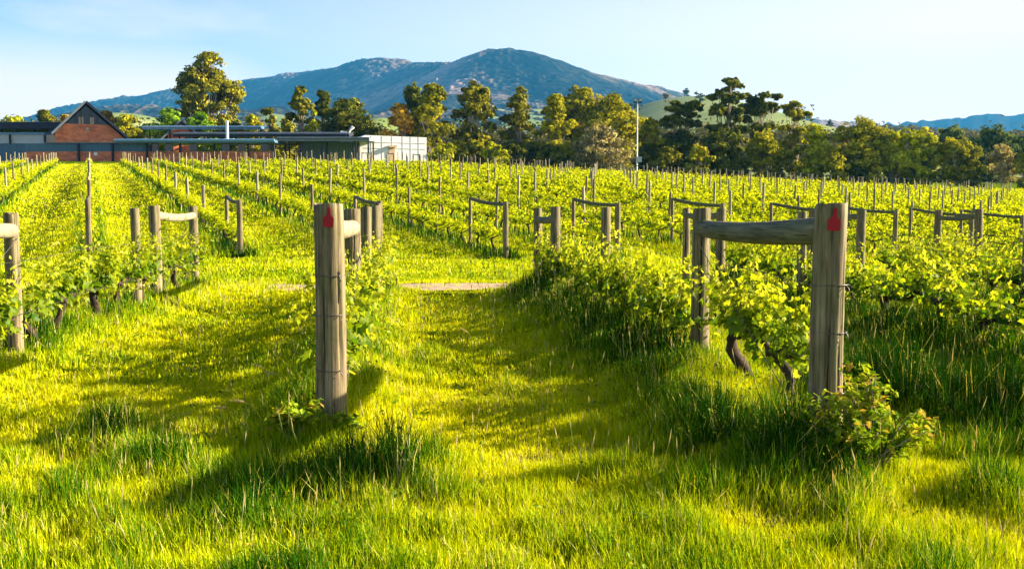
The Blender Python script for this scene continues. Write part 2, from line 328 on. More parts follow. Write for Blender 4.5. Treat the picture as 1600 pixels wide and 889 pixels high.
def hill_bumps(x, y, z):
    # open green paddocks rising in front of the mountain
    for (px, py, D, rx, ry) in ((1065, 158, 1050, 120, 260), (605, 188, 800, 28, 130), (215, 181, 1500, 110, 300), (1500, 262, 420, 60, 120)):
        c = P3(px, py, D); z0 = 9 + np.clip((D - 260) / 1500, 0, 1.3) * 55
        g = np.exp(-((x - c[0]) / rx) ** 2 - ((y - c[1]) / ry) ** 2)
        z = np.maximum(z, z * (1 - g) + c[2] * g)
    return z
def far_z(x, y): return hill_bumps(x, y, mount_z(x, y))
# farmland between the vineyard and the mountain
nu, nv = 300, 160
av = np.linspace(-.72, .72, nu); dv = 245 * (2150 / 245) ** np.linspace(0, 1, nv)
A, D = np.meshgrid(av, dv); Xf = A * D; Yf = D; Zf = far_z(Xf, Yf); Zf[0] -= 1.5
def paddock(x, y):
    g = (fbm(x / 160, y / 160, 3, 77) > .72) * 1.0
    for (px, py, D_, rx, ry) in ((1065, 158, 1050, 150, 420), (605, 188, 800, 50, 200), (215, 181, 1500, 120, 300), (1530, 262, 330, 80, 120)):
        c = P3(px, py, D_); g = np.maximum(g, (((x - c[0]) / rx) ** 2 + ((y - c[1]) / ry) ** 2 < 1) * 1.0)
    return g
mb = MB(); ii = np.arange(nv - 1)[:, None] * nu; jj = np.arange(nu - 1)[None]
mb.add(np.stack([Xf, Yf, Zf], -1).reshape(-1, 3), np.stack([ii + jj, ii + jj + 1, ii + nu + jj + 1, ii + nu + jj], -1).reshape(-1, 4))
tag(mb.build('hills', noise_mat('pasture', [(.3, (.07, .11, .02)), (.55, (.15, .19, .03)), (.75, (.26, .26, .09))], .012, 6, rough=1, bump=0), smooth=True), kind='structure')
# mountain with its forest canopy as relief
nu, nv = 1150, 420
av = np.linspace(-.62, .62, nu); dv = 1900 * (5350 / 1900) ** np.linspace(0, 1, nv)
A, D = np.meshgrid(av, dv); Xf = A * D; Yf = D; Zf = mount_z(Xf, Yf)
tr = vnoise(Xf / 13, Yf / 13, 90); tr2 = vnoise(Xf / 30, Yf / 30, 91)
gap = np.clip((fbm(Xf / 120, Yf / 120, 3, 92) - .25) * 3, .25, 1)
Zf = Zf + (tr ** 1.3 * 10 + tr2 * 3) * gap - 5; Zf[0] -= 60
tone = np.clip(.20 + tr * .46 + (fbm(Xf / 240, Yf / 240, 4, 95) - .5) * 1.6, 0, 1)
mb = MB(); ii = np.arange(nv - 1)[:, None] * nu; jj = np.arange(nu - 1)[None]
mb.add(np.stack([Xf, Yf, Zf], -1).reshape(-1, 3), np.stack([ii + jj, ii + jj + 1, ii + nu + jj + 1, ii + nu + jj], -1).reshape(-1, 4), tone.ravel())
m, nt, b = new_mat('forest_slope'); at = nt.nodes.new("ShaderNodeAttribute"); at.attribute_name = 'tone'
r = ramp(nt, [(0, (.005, .008, .009)), (.42, (.035, .036, .024)), (.66, (.16, .11, .085)), (1, (.38, .25, .20))]); nt.links.new(at.outputs["Fac"], r.inputs[0]); nt.links.new(r.outputs[0], b.inputs["Base Color"]); b.inputs["Roughness"].default_value = 1; b.inputs["Specular IOR Level"].default_value = 0  # pink stops paint sunlit crowns, near-black ones the shade between them
tag(mb.build('mountain', m), kind='structure')
# low blue range beyond, to the right
nu, nv = 300, 40; av = np.linspace(.25, .78, nu); dv = np.linspace(4300, 5300, nv); A, D = np.meshgrid(av, dv)
xpx = 800 + A * F0; prof = np.interp(xpx, [1300, 1400, 1470, 1500, 1535, 1570, 1600, 1700, 1900, 2200], [200, 197, 191, 186, 183, 185, 183, 176, 185, 180])
H = (HY - prof) / F0 * 4800; sh = np.clip(1 - np.abs(D - 4800) / 560, 0, 1) ** .8
Zf = H * sh + fbm(A * 120, D / 150, 4, 99) * 30 * sh - 40 * (1 - sh)
mb = MB(); ii = np.arange(nv - 1)[:, None] * nu; jj = np.arange(nu - 1)[None]
mb.add(np.stack([A * D, D, Zf], -1).reshape(-1, 3), np.stack([ii + jj, ii + jj + 1, ii + nu + jj + 1, ii + nu + jj], -1).reshape(-1, 4), .3)
tag(mb.build('distant_hills', m, smooth=True), kind='structure')
# valley floor reaching the horizon
mb = MB(); mb.add([(-4100, -55, -3), (4100, -55, -3), (4100, 5400, -3), (-4100, 5400, -3)], [(0, 1, 2, 3)])
tag(mb.build('terrain', bpy.data.materials['pasture']), kind='structure')

# lookout tower on the mountain
def tower():
    p = P3(600, 93, 4200); z = float(mount_z(np.array([p[0]]), np.array([p[1]]))[0]); t = empty('lookout_tower', (p[0], p[1], z))
    mb = MB(); s = 3.2
    for sx in (-1, 1):
        for sy in (-1, 1): tube(mb, [(sx * s, sy * s, -4), (sx * 2, sy * 2, 30)], .9, 6)
    for h in (8, 18, 27): box(mb, -3, 3, -3, 3, h, h + .6)
    mb.build('lattice', flat_mat('steel_grey', (.2, .2, .22), .6), t)
    mb = MB(); box(mb, -4, 4, -4, 4, 30.01, 33.5); prism(mb, [(-5, 33.52), (5, 33.52), (0, 36)], -5, 5); mb.build('cabin', flat_mat('cabin_grey', (.25, .24, .24), .6), t)
    tag(t, 'tiny lookout tower on the round summit at the left end of the mountain', 'tower')
tower()

# ------------------------------------------------------------------ haze
mb = MB(); box(mb, -4200, 4200, -58, 5450, -4.0, 760)
hz = mb.mesh('haze', []); hm = bpy.data.materials.new('haze'); hm.use_nodes = True; hn = hm.node_tree; hn.nodes.clear()
ho = hn.nodes.new("ShaderNodeOutputMaterial"); pv = hn.nodes.new("ShaderNodeVolumePrincipled")
pv.inputs["Color"].default_value = (.06, .40, .90, 1); pv.inputs["Density"].default_value = 0.85e-4; pv.inputs["Density Attribute"].default_value = ""; pv.inputs["Anisotropy"].default_value = 0.1
hn.links.new(pv.outputs[0], ho.inputs["Volume"]); hm.cycles.homogeneous_volume = True
hz.materials.append(hm); tag(link('haze', hz), kind='stuff')

# ------------------------------------------------------------------ trellis posts
def post_mesh(h, r, seed, mat=None, sides=20, bury=.35, broken=False, fine=False):
    g = np.random.default_rng(seed); mb = MB(); nz_ = 26 if fine else 7; sides = 72 if fine else sides
    zs = np.concatenate([[-bury], np.linspace(0, h - .012, nz_), [h]])
    th = np.arange(sides) / sides * 2 * np.pi; prof = 1 + .035 * np.cos(2 * th + g.uniform(0, 6)) + (.012 * np.cos(5 * th + g.uniform(0, 6)) if fine else .02 * g.standard_normal(sides))
    ox = g.uniform(-.012, .012); rows = []; cr_ = [(g.integers(0, sides), g.uniform(0, .7), g.uniform(.25, .9), g.uniform(.05, .12)) for _ in range(15)] if fine else []
    for k, z in enumerate(zs):
        rr = r * (1.04 - .07 * max(z, 0) / h) * prof * (.955 if k == len(zs) - 1 else 1); t = max(z, 0) / h
        if fine: rr = rr * (1 + .006 * g.standard_normal(sides))
        for c, a0, ln, dp in cr_:
            q = (t - a0) / ln
            if 0 < q < 1 or (a0 + ln > 1 and t > a0): rr[(c + (1 if math.sin(t * 9 + c) > .6 else 0)) % sides] -= r * dp * (1 if a0 + ln > 1 else math.sin(q * math.pi)) 
        zz = np.full(sides, z)
        if fine and k >= len(zs) - 2: zz = zz + .004 * np.cos(th * 1.0 + seed) + np.minimum(0, .004 * g.standard_normal(sides)) - (.012 * (np.cos(th - g.uniform(0, 6)) > .93) if k == len(zs) - 1 else 0)
        if broken and k >= len(zs) - 2: zz = zz + .09 * np.cos(th * 1.0 + 1) + .03 * g.standard_normal(sides)
        rows.append(np.stack([rr * np.cos(th) + ox * math.sin(t * 3), rr * np.sin(th) + ox * t * .5, zz], -1))
    V = np.concatenate(rows); i = np.arange(len(zs) - 1)[:, None] * sides; j = np.arange(sides)[None]; j2 = (j + 1) % sides
    mb.add(V, np.stack([i + j, i + j2, i + sides + j2, i + sides + j], -1).reshape(-1, 4)); mb.add(V[-sides:], [tuple(range(sides))])
    return mb.mesh('post', mat or M['timber'])
def shade_side(me):  # smooth side, flat cap
    me.polygons.foreach_set("use_smooth", [len(p.vertices) == 4 for p in me.polygons])
    return me
def ring(mb, z, r, k=.0028, tilt=0, g=None):
    th = np.linspace(0, 2 * np.pi, 25); P = np.stack([r * np.cos(th), r * np.sin(th), z + tilt * np.cos(th + 1)], -1); tube(mb, P, k, 5, False)
    tube(mb, [(r * .7, -r * .72, z), (r * .8, -r * .85, z - .012), (r * .86, -r * .8, z - .035)], k, 5)   # twisted tail
def tag_mesh():
    pts = [(-.024, 0), (.024, 0), (.029, .006), (.029, .045), (.024, .056), (.011, .066), (.008, .100), (.005, .108), (-.005, .108), (-.008, .100), (-.011, .066), (-.024, .056), (-.029, .045), (-.029, .006)]
    mb = MB(); n = len(pts); V = [(x, -.003, z) for x, z in pts] + [(x, .003, z) for x, z in pts]
    mb.add(V, [(i, (i + 1) % n, n + (i + 1) % n, n + i) for i in range(n)]); mb.add(V, [tuple(range(n))[::-1], tuple(range(n, 2 * n))][:1]); mb.add(V, [tuple(range(n, 2 * n))])
    tube(mb, [(0, -.009, .094), (0, .004, .094)], .0075, 10); tube(mb, [(0, -.006, .030), (0, -.0035, .030)], .012, 12)
    return mb.mesh('tag', M['tag'])
ALLP = []
def h_frame(p1, p2, h1, h2, r1, r2, rr, seed, rings=0, tagged=False, railz=.12, rail_mat=None, brace=True, over=.05, rail_at_top=False):
    """strainer post p1 (camera side), second post p2, a horizontal rail between them"""
    z1, z2 = gzf(*p1), gzf(*p2); t = empty('trellis_end_frame', (p1[0], p1[1], z1))
    d = np.array([p2[0] - p1[0], p2[1] - p1[1], z2 - z1])
    link('post', shade_side(post_mesh(h1, r1, seed, fine=seed < 4)), t); link('post', shade_side(post_mesh(h2, r2, seed + 50, fine=seed < 4)), t, tuple(d))
    g = np.random.default_rng(seed); u = d / np.linalg.norm(d)
    a = np.array([0, 0, h1 - railz]) + u * (r1 * .8); b = d + np.array([0, 0, h2 - railz - .02]) - u * (r2 * .6)
    if rail_at_top: a = np.array([0, 0, h1 - .03]) + u * r1 * .8; b = d + np.array([0, 0, h2 - .04])
    tt = np.linspace(0, 1, 9)[:, None]; P = a + (b - a) * tt; P[:, 2] -= (g.uniform(.01, .04)) * np.sin(tt[:, 0] * np.pi); Lr = float(np.linalg.norm(b - a))
    mb = MB(); ang = math.atan2(u[1], u[0]) - math.pi / 2
    # built along +Y so that the grain runs along it
    Q = np.zeros_like(P); Q[:, 1] = tt[:, 0] * Lr; Q[:, 2] = P[:, 2] - P[0, 2]; Q[:, 0] = .008 * np.sin(tt[:, 0] * 5 + seed)
    tube(mb, Q, rr * np.linspace(1.04, .93, 9), 16, True)
    o = mb.build('rail', rail_mat or M['timber_rail'], t, tuple(a), True); o.rotation_euler = (0, 0, ang)
    if rings:
        for z in [h1 * f for f in (.70, .53, .30)][:rings]:
            mb = MB(); ring(mb, z, r1 * 1.075, tilt=g.uniform(-.006, .006)); mb.build('tie_wire', M['wire'], t, (0, 0, 0), True)
    if brace:
        mb = MB()
        for s in (-1, 1):
            A = d + np.array([s * r2 * .9, 0, h2 - .22]); B = np.array([s * r1 * .95, 0, .22])
            k = np.linspace(0, 1, 12)[:, None]; tube(mb, A + (B - A) * k + np.array([0, 0, -.02]) * np.sin(k * np.pi), .0028, 5, False)
        mb.build('brace_wire', M['wire'], t)
    if tagged:
        me = tag_mesh(); v = np.array([-p1[0], -p1[1]]); v /= np.linalg.norm(v); ca = math.atan2(v[1], v[0]) + R(tagged)
        o = link('tag', me, t, (math.cos(ca) * (r1 + .004), math.sin(ca) * (r1 + .004), h1 - .148)); o.scale = (1.15, 1.15, 1.15)
        o.rotation_euler = (0, R(4), ca + math.pi / 2)
    return t
def single_post(x, y, h, r, me=None, seed=0, broken=False):
    return link('vine_post', me or shade_side(post_mesh(h, r, seed, broken=broken)), None, (x, y, gzf(x, y)))
NG = 'end frames of the near vine rows'
f = h_frame((1.76, 5.5), (1.60, 8.4), 1.5, 1.46, .092, .074, .077, 1, 3, 8, .15); tag(f, 'large weathered end frame with red tag and long shade-toned rail at right', 'trellis frame', NG)
f = h_frame((-1.16, 6.3), (-1.46, 9.1), 1.5, 1.45, .096, .080, .075, 2, 3, -2, .15, M['timber_pale']); tag(f, 'weathered end frame with red tag on its post left of centre', 'trellis frame', NG)
f = h_frame((-4.12, 6.2), (-4.42, 8.8), 1.5, 1.42, .08, .062, .07, 3, 2, False, .14, M['timber_pale']); tag(f, 'end frame cut by the left edge of the picture, pale rail', 'trellis frame', NG)
f = h_frame((-4.99, 13.9), (-5.28, 16.5), 1.47, 1.45, .074, .072, .062, 4, 0, False, .13, M['timber_pale']); tag(f, 'pale end frame by the dirt track, left of the left red-tagged post', 'trellis frame', NG)
f = h_frame((-1.96, 14.3), (-2.28, 17.0), 1.47, 1.5, .078, .072, .05, 5, 0, False, .1); tag(f, 'end frame at the far end of the left red-tagged row', 'trellis frame', NG)
f = h_frame((.655, 15.1), (.44, 17.0), 1.45, 1.42, .078, .076, .06, 6, 0, False, .17); tag(f, 'short end frame by the track, far end of right red-tagged row', 'trellis frame', NG)
f = h_frame((3.55, 16.9), (3.32, 19.0), 1.42, 1.42, .082, .072, .055, 7, 0, False, .12); tag(f, 'end frame just right of the second post of the shade-railed frame', 'trellis frame', NG)
f = h_frame((6.31, 18.0), (6.08, 20.2), 1.42, 1.42, .080, .072, .055, 8, 0, False, .12); tag(f, 'end frame peeking out right behind the right red-tagged post', 'trellis frame', NG)
f = h_frame((9.17, 19.6), (8.98, 21.0), 1.52, 1.5, .082, .078, .05, 9, 0, False, .14); tag(f, 'end frame by the track with dark rail, rightmost of the near rows', 'trellis frame', NG)
f = h_frame((-8.1, 13.5), (-8.36, 16.0), 1.45, 1.45, .075, .072, .06, 10, 0, False, .12); tag(f, 'end frame of the leftmost near row, at the picture edge', 'trellis frame', NG)
PG = 'posts standing between the near end frames'
tag(single_post(1.08, 11.5, 1.46, .056, seed=21), 'single slim round post midway along the right red-tagged row', 'post', PG)
tag(single_post(-1.75, 12.0, 1.46, .070, seed=22), 'single round post midway along the left red-tagged row', 'post', PG)
tag(single_post(-4.92, 13.0, 1.44, .058, seed=23), 'slim free post just left of the pale frame by the dirt track', 'post', PG)
tag(single_post(3.87, 13.3, 1.40, .062, seed=24), 'slim post seen under the long shade-toned rail of the right frame', 'post', PG)
tag(single_post(6.85, 13.2, 1.40, .06, seed=25), 'slim post deep in foliage at the right edge', 'post', PG)

# ------------------------------------------------------------------ leaves
def frames(N, g):
    N = N / (np.linalg.norm(N, axis=1)[:, None] + 1e-9); a = g.standard_normal(N.shape); T = np.cross(N, a); T /= np.linalg.norm(T, axis=1)[:, None] + 1e-9
    return T, np.cross(N, T), N
def leaf_quads(mb, C, N, s, tone, g, asp=.6, fold=0.0, m=0):
    T, B, N = frames(N, g); s = np.asarray(s)[:, None] if np.ndim(s) else s
    V = np.stack([C - T * s, C + B * s * asp + N * s * fold, C + T * s, C - B * s * asp + N * s * fold], 1)
    n = len(C); mb.add(V.reshape(-1, 3), np.arange(n * 4).reshape(n, 4), np.repeat(tone, 4), m)
LOBE = [(0, 0), (.35, -.22), (.82, -.50), (.72, -.12), (1.0, .12), (.62, .34), (.50, .82), (.26, .66), (0, 1.12), (-.26, .66), (-.50, .82), (-.62, .34), (-1.0, .12), (-.72, -.12), (-.82, -.50), (-.35, -.22)]
def grape_leaves(mb, C, N, s, tone, g, m=0):
    T, B, N = frames(N, g); s = s[:, None]; n = len(C); ctr = C + B * s * .22
    vs = [ctr]
    for u, v in LOBE: vs.append(C + T * s * u * .5 + B * s * v * .5 + N * s * (.14 * abs(u) - .10 * max(v, 0) ** 2) )
    V = np.stack(vs, 1); k = len(LOBE); base = np.arange(n)[:, None] * (k + 1)
    Fs = np.stack([np.stack([base[:, 0], base[:, 0] + 1 + i, base[:, 0] + 1 + (i + 1) % k], -1) for i in range(k)], 1).reshape(-1, 3)
    mb.add(V.reshape(-1, 3), Fs, np.repeat(tone, k + 1), m)
def vine_meshes(seed, L=1.15, shoots=16, lod=0, leaf=.105, per=13, thick=1.0, hcf=0, droop=.24):
    g = np.random.default_rng(seed); tr = MB(); fo = MB(); hc = hcf or g.uniform(.44, .52)
    P = [(g.uniform(-.12, .12), g.uniform(-.05, .05), -.1)]; x, y = P[0][:2]; tx = g.uniform(-.05, .05)
    for z in np.linspace(0, hc, 8 if lod == 0 else 4)[0:]:
        f = z / hc; P.append((x * (1 - f) + tx * f + .05 * thick * math.sin(f * 5 + seed), y * (1 - f) + .035 * thick * math.sin(f * 6 + seed * 2), z))
    n = len(P); sides = (10, 6, 4)[lod]
    tube(tr, P, np.linspace(.042, .030, n) * g.uniform(.9, 1.2) * (1 + (thick - 1) * .25), sides, True, rough=.14 if lod == 0 else 0, rg=g)
    ends = []
    for s in (-1, 1):
        k = 7 if lod == 0 else 3; f = np.linspace(0, 1, k); Q = np.stack([P[-1][0] + s * f * L * .5, P[-1][1] + .03 * np.sin(f * 5 + s), P[-1][2] + .05 * f - .05 * (1 - f) ** 3 + .02 * np.sin(f * 7)], -1)
        tube(tr, Q, np.linspace(.026, .013, k), max(4, sides - 2), True, rough=.12 if lod == 0 else 0, rg=g); ends.append(Q)
    Cs, Ns, Ss, Ts = [], [], [], []
    for i in range(shoots):
        Q = ends[i % 2]; f = g.uniform(.02, 1); b = np.array([np.interp(f, np.linspace(0, 1, len(Q)), Q[:, c]) for c in range(3)])
        ln = g.uniform(.24, .56) * (1 if g.random() > .2 else 1.25); lean = np.array([g.uniform(-.35, .35), g.uniform(-.55, .55), 1.0])
        if g.random() < droop: lean[2] = -.45; ln *= .6; lean[1] *= 1.6
        t = np.linspace(0, 1, 6)[:, None]; S = b + lean * ln * t + np.array([g.uniform(-.1, .1), g.uniform(-.12, .12), 0]) * t ** 2
        if lod < 2: tube(fo, S, np.linspace(.0045, .002, 6), 4 if lod else 5, False, .55)
        nl = max(3, int(per * ln / .4)); ft = np.sort(g.uniform(.02, 1.0, nl)); C = np.array([[np.interp(q, t[:, 0], S[:, c]) for c in range(3)] for q in ft])
        sz = leaf * (1.12 - .72 * ft ** 1.5) * g.uniform(.7, 1.2, nl)
        out = g.standard_normal((nl, 3)) * np.array([1, 1.2, .35]); C = C + out * .048
        N = out * .8 + np.array([0, 0, .8]) + g.standard_normal((nl, 3)) * .5
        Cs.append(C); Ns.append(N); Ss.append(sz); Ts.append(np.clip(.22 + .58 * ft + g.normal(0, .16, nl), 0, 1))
    C, N, S, T = map(np.concatenate, (Cs, Ns, Ss, Ts))
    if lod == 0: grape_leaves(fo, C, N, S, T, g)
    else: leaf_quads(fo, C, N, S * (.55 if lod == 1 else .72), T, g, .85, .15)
    return tr, fo
near_v = []
for k in range(7):
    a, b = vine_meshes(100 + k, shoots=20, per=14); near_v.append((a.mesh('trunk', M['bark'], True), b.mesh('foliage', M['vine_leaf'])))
old_v = []
for k in range(2):
    a, b = vine_meshes(131 + k, shoots=26, per=15, thick=1.5, hcf=.50, leaf=.115, droop=.12); old_v.append((a.mesh('trunk', M['bark'], True), b.mesh('foliage', M['vine_leaf'])))
wall_v = []
for k in range(3):
    a, b = vine_meshes(141 + k, shoots=34, per=15, leaf=.12, droop=.34); wall_v.append((a.mesh('trunk', M['bark'], True), b.mesh('foliage', M['vine_leaf'])))
mid_v = []
for k in range(8):
    a, b = vine_meshes(200 + k, L=1.3, shoots=13, lod=1, leaf=.12, per=11); mid_v.append((a.mesh('trunk', M['bark'], True), b.mesh('foliage', M['vine_leaf_far'])))
far_v = [vine_meshes(300 + k, L=1.5, shoots=11, lod=2, leaf=.18, per=7) for k in range(8)]
def place_vine(x, y, ang, tpl, label, grp, s=1.0):
    t = empty('grape_vine', (x, y, gzf(x, y) + .02), ang); t.scale = (random.uniform(.9, 1.08), random.uniform(.8, 1.15), s)
    link('trunk', tpl[0], t); link('foliage', tpl[1], t); tag(t, label, 'grapevine', grp); return t

# ------------------------------------------------------------------ near rows of vines
NRN = ['right red-tagged row', 'left red-tagged row', 'row at left edge', 'next row right of the tagged rows',
       'second row right of the tagged rows', 'third row right of the tagged rows', 'leftmost short near row']
for i, (ys_, xs2) in enumerate(NEAR_ROWS):
    y = ys_[0] + (1.15 if i == 0 else .75); n = 0
    while y < ys_[-1] - .15:
        if i == 3 and y < 4.9 or (i == 4 and y < 9.5) or (i == 5 and y < 12) or (i == 6 and y < 12.5): y += 1.02; continue
        n += 1; x = float(nrx(i, y)); dx = float(nrx(i, y + .5) - nrx(i, y - .5)); ang = math.atan2(1.0, dx)
        if i == 0 and 8.0 < y < 8.95: y += .5; continue
        tp_ = near_v[random.randrange(7)]
        if i == 0 and n <= 2: tp_ = old_v[n - 1]; x += .14; y = (6.85, 7.65)[n - 1]
        if (i == 1 and n <= 5) or (i == 0 and n > 2): tp_ = wall_v[n % 3]
        place_vine(x + random.uniform(-.03, .03), y, ang + (math.pi if random.random() < .5 else 0), tp_,
                   'leafy grapevine, %s from the near end of the %s' % (nth(n), NRN[i]), 'grapevines of the near rows', random.uniform(.92, 1.08))
        y += random.uniform(.93, 1.1)
    for zz, nm in ((.56, 'lower'), (1.02, 'upper')):
        yy = np.linspace(ys_[0], ys_[-1], 30); xx = nrx(i, yy); P = np.stack([xx + .09, yy, ground_z(xx, yy, False) + zz - .02 * np.abs(np.sin(yy * .9))], -1)
        mb = MB(); tube(mb, P, .0022, 5, False); tag(mb.build('trellis_wire', M['wire']), 'thin %s trellis wire strung along the %s' % (nm, NRN[i]), 'wire', 'trellis wires of the near rows')

# ------------------------------------------------------------------ far block of rows
U = np.array([-.388, .922]); FAR_ANG = math.atan2(U[1], U[0])
fronts = {-3: (-20.4, 21.0), -2: (-17.1, 22), -1: (-13.8, 23), 0: (-10.45, 24.6), 1: (-7.1, 26.0), 2: (-3.51, 26.5), 3: (-.17, 26.5), 4: (2.86, 27.0), 5: (6.1, 29.0), 6: (9.35, 29.5), 7: (12.0, 31.2), 8: (15.3, 33.2), 9: (18.2, 35.6)}
for k in range(10, 38): fronts[k] = (fronts[9][0] + 3.0 * (k - 9), fronts[9][1] + .6 * (k - 9))
def in_view(x, y, m=.56): return abs(x) < m * y + .8
fposts, fvines, fends = [], [], []
far_end = lambda k: 121.5 + (0 if k < 8 else (k - 8) * .45)
order = sorted(fronts)
for ri, k in enumerate(order):
    x0, y0 = fronts[k]; Lr = (far_end(k) - y0) / U[1]
    if in_view(x0, y0, .6): fends.append((x0, y0, k, 0))
    s = 2.6 + 6.2; n = 0
    while s < Lr - 2.5:
        n += 1; x, y = x0 + U[0] * s, y0 + U[1] * s
        if in_view(x, y): fposts.append((x, y, k, n))
        s += 6.2 + random.uniform(-.08, .08)
    s = .9; n = 0
    while s < Lr - .5:
        n += 1; x, y = x0 + U[0] * s + random.uniform(-.04, .04), y0 + U[1] * s
        if in_view(x, y, .57): fvines.append((x, y, k, n))
        s += 1.25
    xe, ye = x0 + U[0] * (Lr - 2.2), y0 + U[1] * (Lr - 2.2)
    if in_view(xe, ye): fends.append((xe, ye, k, 1))
FR = {k: i + 1 for i, k in enumerate(sorted({p[2] for p in fposts}))}
def rowname(k): return '%s far row from the left' % nth(FR.get(k, 1))
pm = [shade_side(post_mesh(1.55, r, 400 + i, M['timber_pale'] if i % 2 else M['timber'], sides=10)) for i, r in enumerate((.050, .056, .048, .060, .052, .055))]
fposts.sort(key=lambda p: math.hypot(p[0], p[1]))
for x, y, k, n in fposts[:294]:
    o = link('vine_post', pm[random.randrange(6)], None, (x, y, gz(x, y))); o.rotation_euler = (R(random.uniform(-1.8, 1.8)), R(random.uniform(-1.8, 1.8)), random.uniform(0, 6)); o.scale = (1, 1, random.uniform(.94, 1.14))
    tag(o, 'slim round vine post, %s from the track in the %s' % (nth(n), rowname(k)), 'post', 'posts along the far vine rows')
if len(fposts) > 294:
    mb = MB()
    for x, y, k, n in fposts[294:]: z = gz(x, y); tube(mb, [(x, y, z - .2), (x + random.uniform(-.03, .03), y, z + random.uniform(1.45, 1.75))], .052, 6)
    tag(mb.build('vine_posts', M['timber_pale']), 'remaining distant vine posts at the top of the slope', 'posts', None, 'stuff')
# front and far end frames: one template each, copied
def frame_tpl():
    t = empty('trellis_end_frame', (0, 0, 0), 0)
    link('post', shade_side(post_mesh(1.5, .076, 501, sides=14)), t); link('post', shade_side(post_mesh(1.5, .055, 502, sides=12)), t, (2.7, 0, 0))
    mb = MB(); f = np.linspace(0, 1, 9); tube(mb, np.stack([.04 + f * 2.66, 0 * f + .02 * np.sin(f * 4), 1.43 - .045 * np.sin(f * np.pi) + .03 * f], -1), .050, 10)
    mb.build('rail', M['timber_rail'], t, smooth=True)
    mb = MB(); tube(mb, [(2.7, .06, 1.3), (0, .08, .2)], .003, 4, False); mb.build('brace_wire', M['wire'], t)
    return t
tpl = frame_tpl(); first = True; FG = 'end frames of the far vine rows'
def copy_thing(src):
    c = src.copy(); col.objects.link(c)
    for ch in src.children: d = ch.copy(); col.objects.link(d); d.parent = c
    return c
fends.sort(key=lambda p: p[1])
for x, y, k, e in fends:
    o = tpl if first else copy_thing(tpl); first = False; z = gz(x, y)
    x2, y2 = x + U[0] * 2.7, y + U[1] * 2.7; o.location = (x, y, z); o.rotation_euler = (0, -math.atan2(gz(x2, y2) - z, 2.7) * .0, FAR_ANG)
    dz = gz(x2, y2) - z
    for ch in o.children:
        if ch.location.x > 2: ch.location.z = dz
        elif ch.name.startswith(('rail', 'brace')): ch.rotation_euler = (0, -math.atan2(dz, 2.7), 0)
    if k == 0 and e == 0: bp_ = o
    tag(o, ('end frame by the track, foot of the %s' if e == 0 else 'tiny end frame at the top of the %s') % rowname(k), 'trellis frame', FG)
fvines.sort(key=lambda p: math.hypot(p[0], p[1]))
NEARV = 222
for x, y, k, n in fvines[:NEARV]:
    place_vine(x, y, FAR_ANG + random.choice((0, math.pi)), mid_v[random.randrange(8)], 'young-leaved grapevine, %s from the track in the %s' % (nth(n), rowname(k)), 'grapevines of the far rows', random.uniform(.80, 1.0))
mb = MB(); tb = MB(); ca, sa = math.cos(FAR_ANG), math.sin(FAR_ANG)
cat = []
for tr_, fo_ in far_v: cat.append((np.concatenate(fo_.V), {k: np.concatenate(v) for k, v in fo_.F.items()}, np.concatenate(fo_.A), np.concatenate(tr_.V), {k: np.concatenate(v) for k, v in tr_.F.items()}))
for x, y, k, n in fvines[NEARV:]:
    V, F, A, TV, TF = cat[random.randrange(8)]; s = random.choice((-1, 1)); z = gz(x, y); hs = random.uniform(.74, .98)
    def tf(V): return np.stack([x + s * (V[:, 0] * ca - V[:, 1] * sa), y + s * (V[:, 0] * sa + V[:, 1] * ca), z + V[:, 2] * hs], -1)
    if y > 70:   # distant: every second leaf
        q = F[4][::2]; idx = q.ravel(); mb.add(tf(V)[idx], np.arange(len(idx)).reshape(-1, 4), A[idx])
        mb.V[-1] = mb.V[-1]
    else: mb.add(tf(V), F[4], A)
    if y < 75:
        for kk, f_ in TF.items(): tb.add(tf(TV), f_)
for kk in tb.F:
    pass
base = mb.n
for v_, a_ in zip(tb.V, tb.A): mb.V.append(v_); mb.A.append(a_)
for kk in tb.F:
    for f_ in tb.F[kk]: mb.F.setdefault(kk, []).append(f_ + base); mb.M.setdefault(kk, []).append(np.full(len(f_), 1, int))
mb.n += tb.n
tag(mb.build('grape_vines', [M['vine_leaf_far'], M['bark']]), 'remaining vine rows of yellow-green foliage covering the far slope', 'grapevines', None, 'stuff')

# ------------------------------------------------------------------ grass
def far_row_dist(x, y):
    c = x + .4205 * y; cs = np.array(sorted(fronts[k][0] + .4205 * fronts[k][1] for k in fronts))
    i = np.clip(np.searchsorted(cs, c), 1, len(cs) - 1); return np.minimum(np.abs(c - cs[i - 1]), np.abs(c - cs[i])) * .922
def near_row_dist(x, y):
    d = np.full(x.shape, 9.0)
    for ys_, xs2 in NEAR_ROWS:
        q = x - np.interp(y, ys_, xs2); ov = np.maximum(0, np.maximum(ys_[0] - .25 - y, y - ys_[-1] - .2)); d = np.minimum(d, np.hypot(q + .12, ov * 1.5))
    return d
def front_y(x):
    fx = np.array([fronts[k][0] for k in order]); fy = np.array([fronts[k][1] for k in order]); return np.interp(x, fx, fy)
TUFTS = [(-.66, 5.25, .30, .34), (-.95, 5.0, .25, .22), (-2.0, 5.5, .28, .22), (-2.5, 6.1, .25, .20), (.55, 5.2, .22, .13), (1.5, 5.1, .35, .22), (2.6, 4.9, .4, .16), (.9, 4.75, .2, .16), (-1.3, 4.75, .3, .18), (1.2, 6.1, .3, .2), (3.2, 6.5, .6, .35), (2.7, 7.3, .5, .35), (-.35, 4.9, .2, .1)]
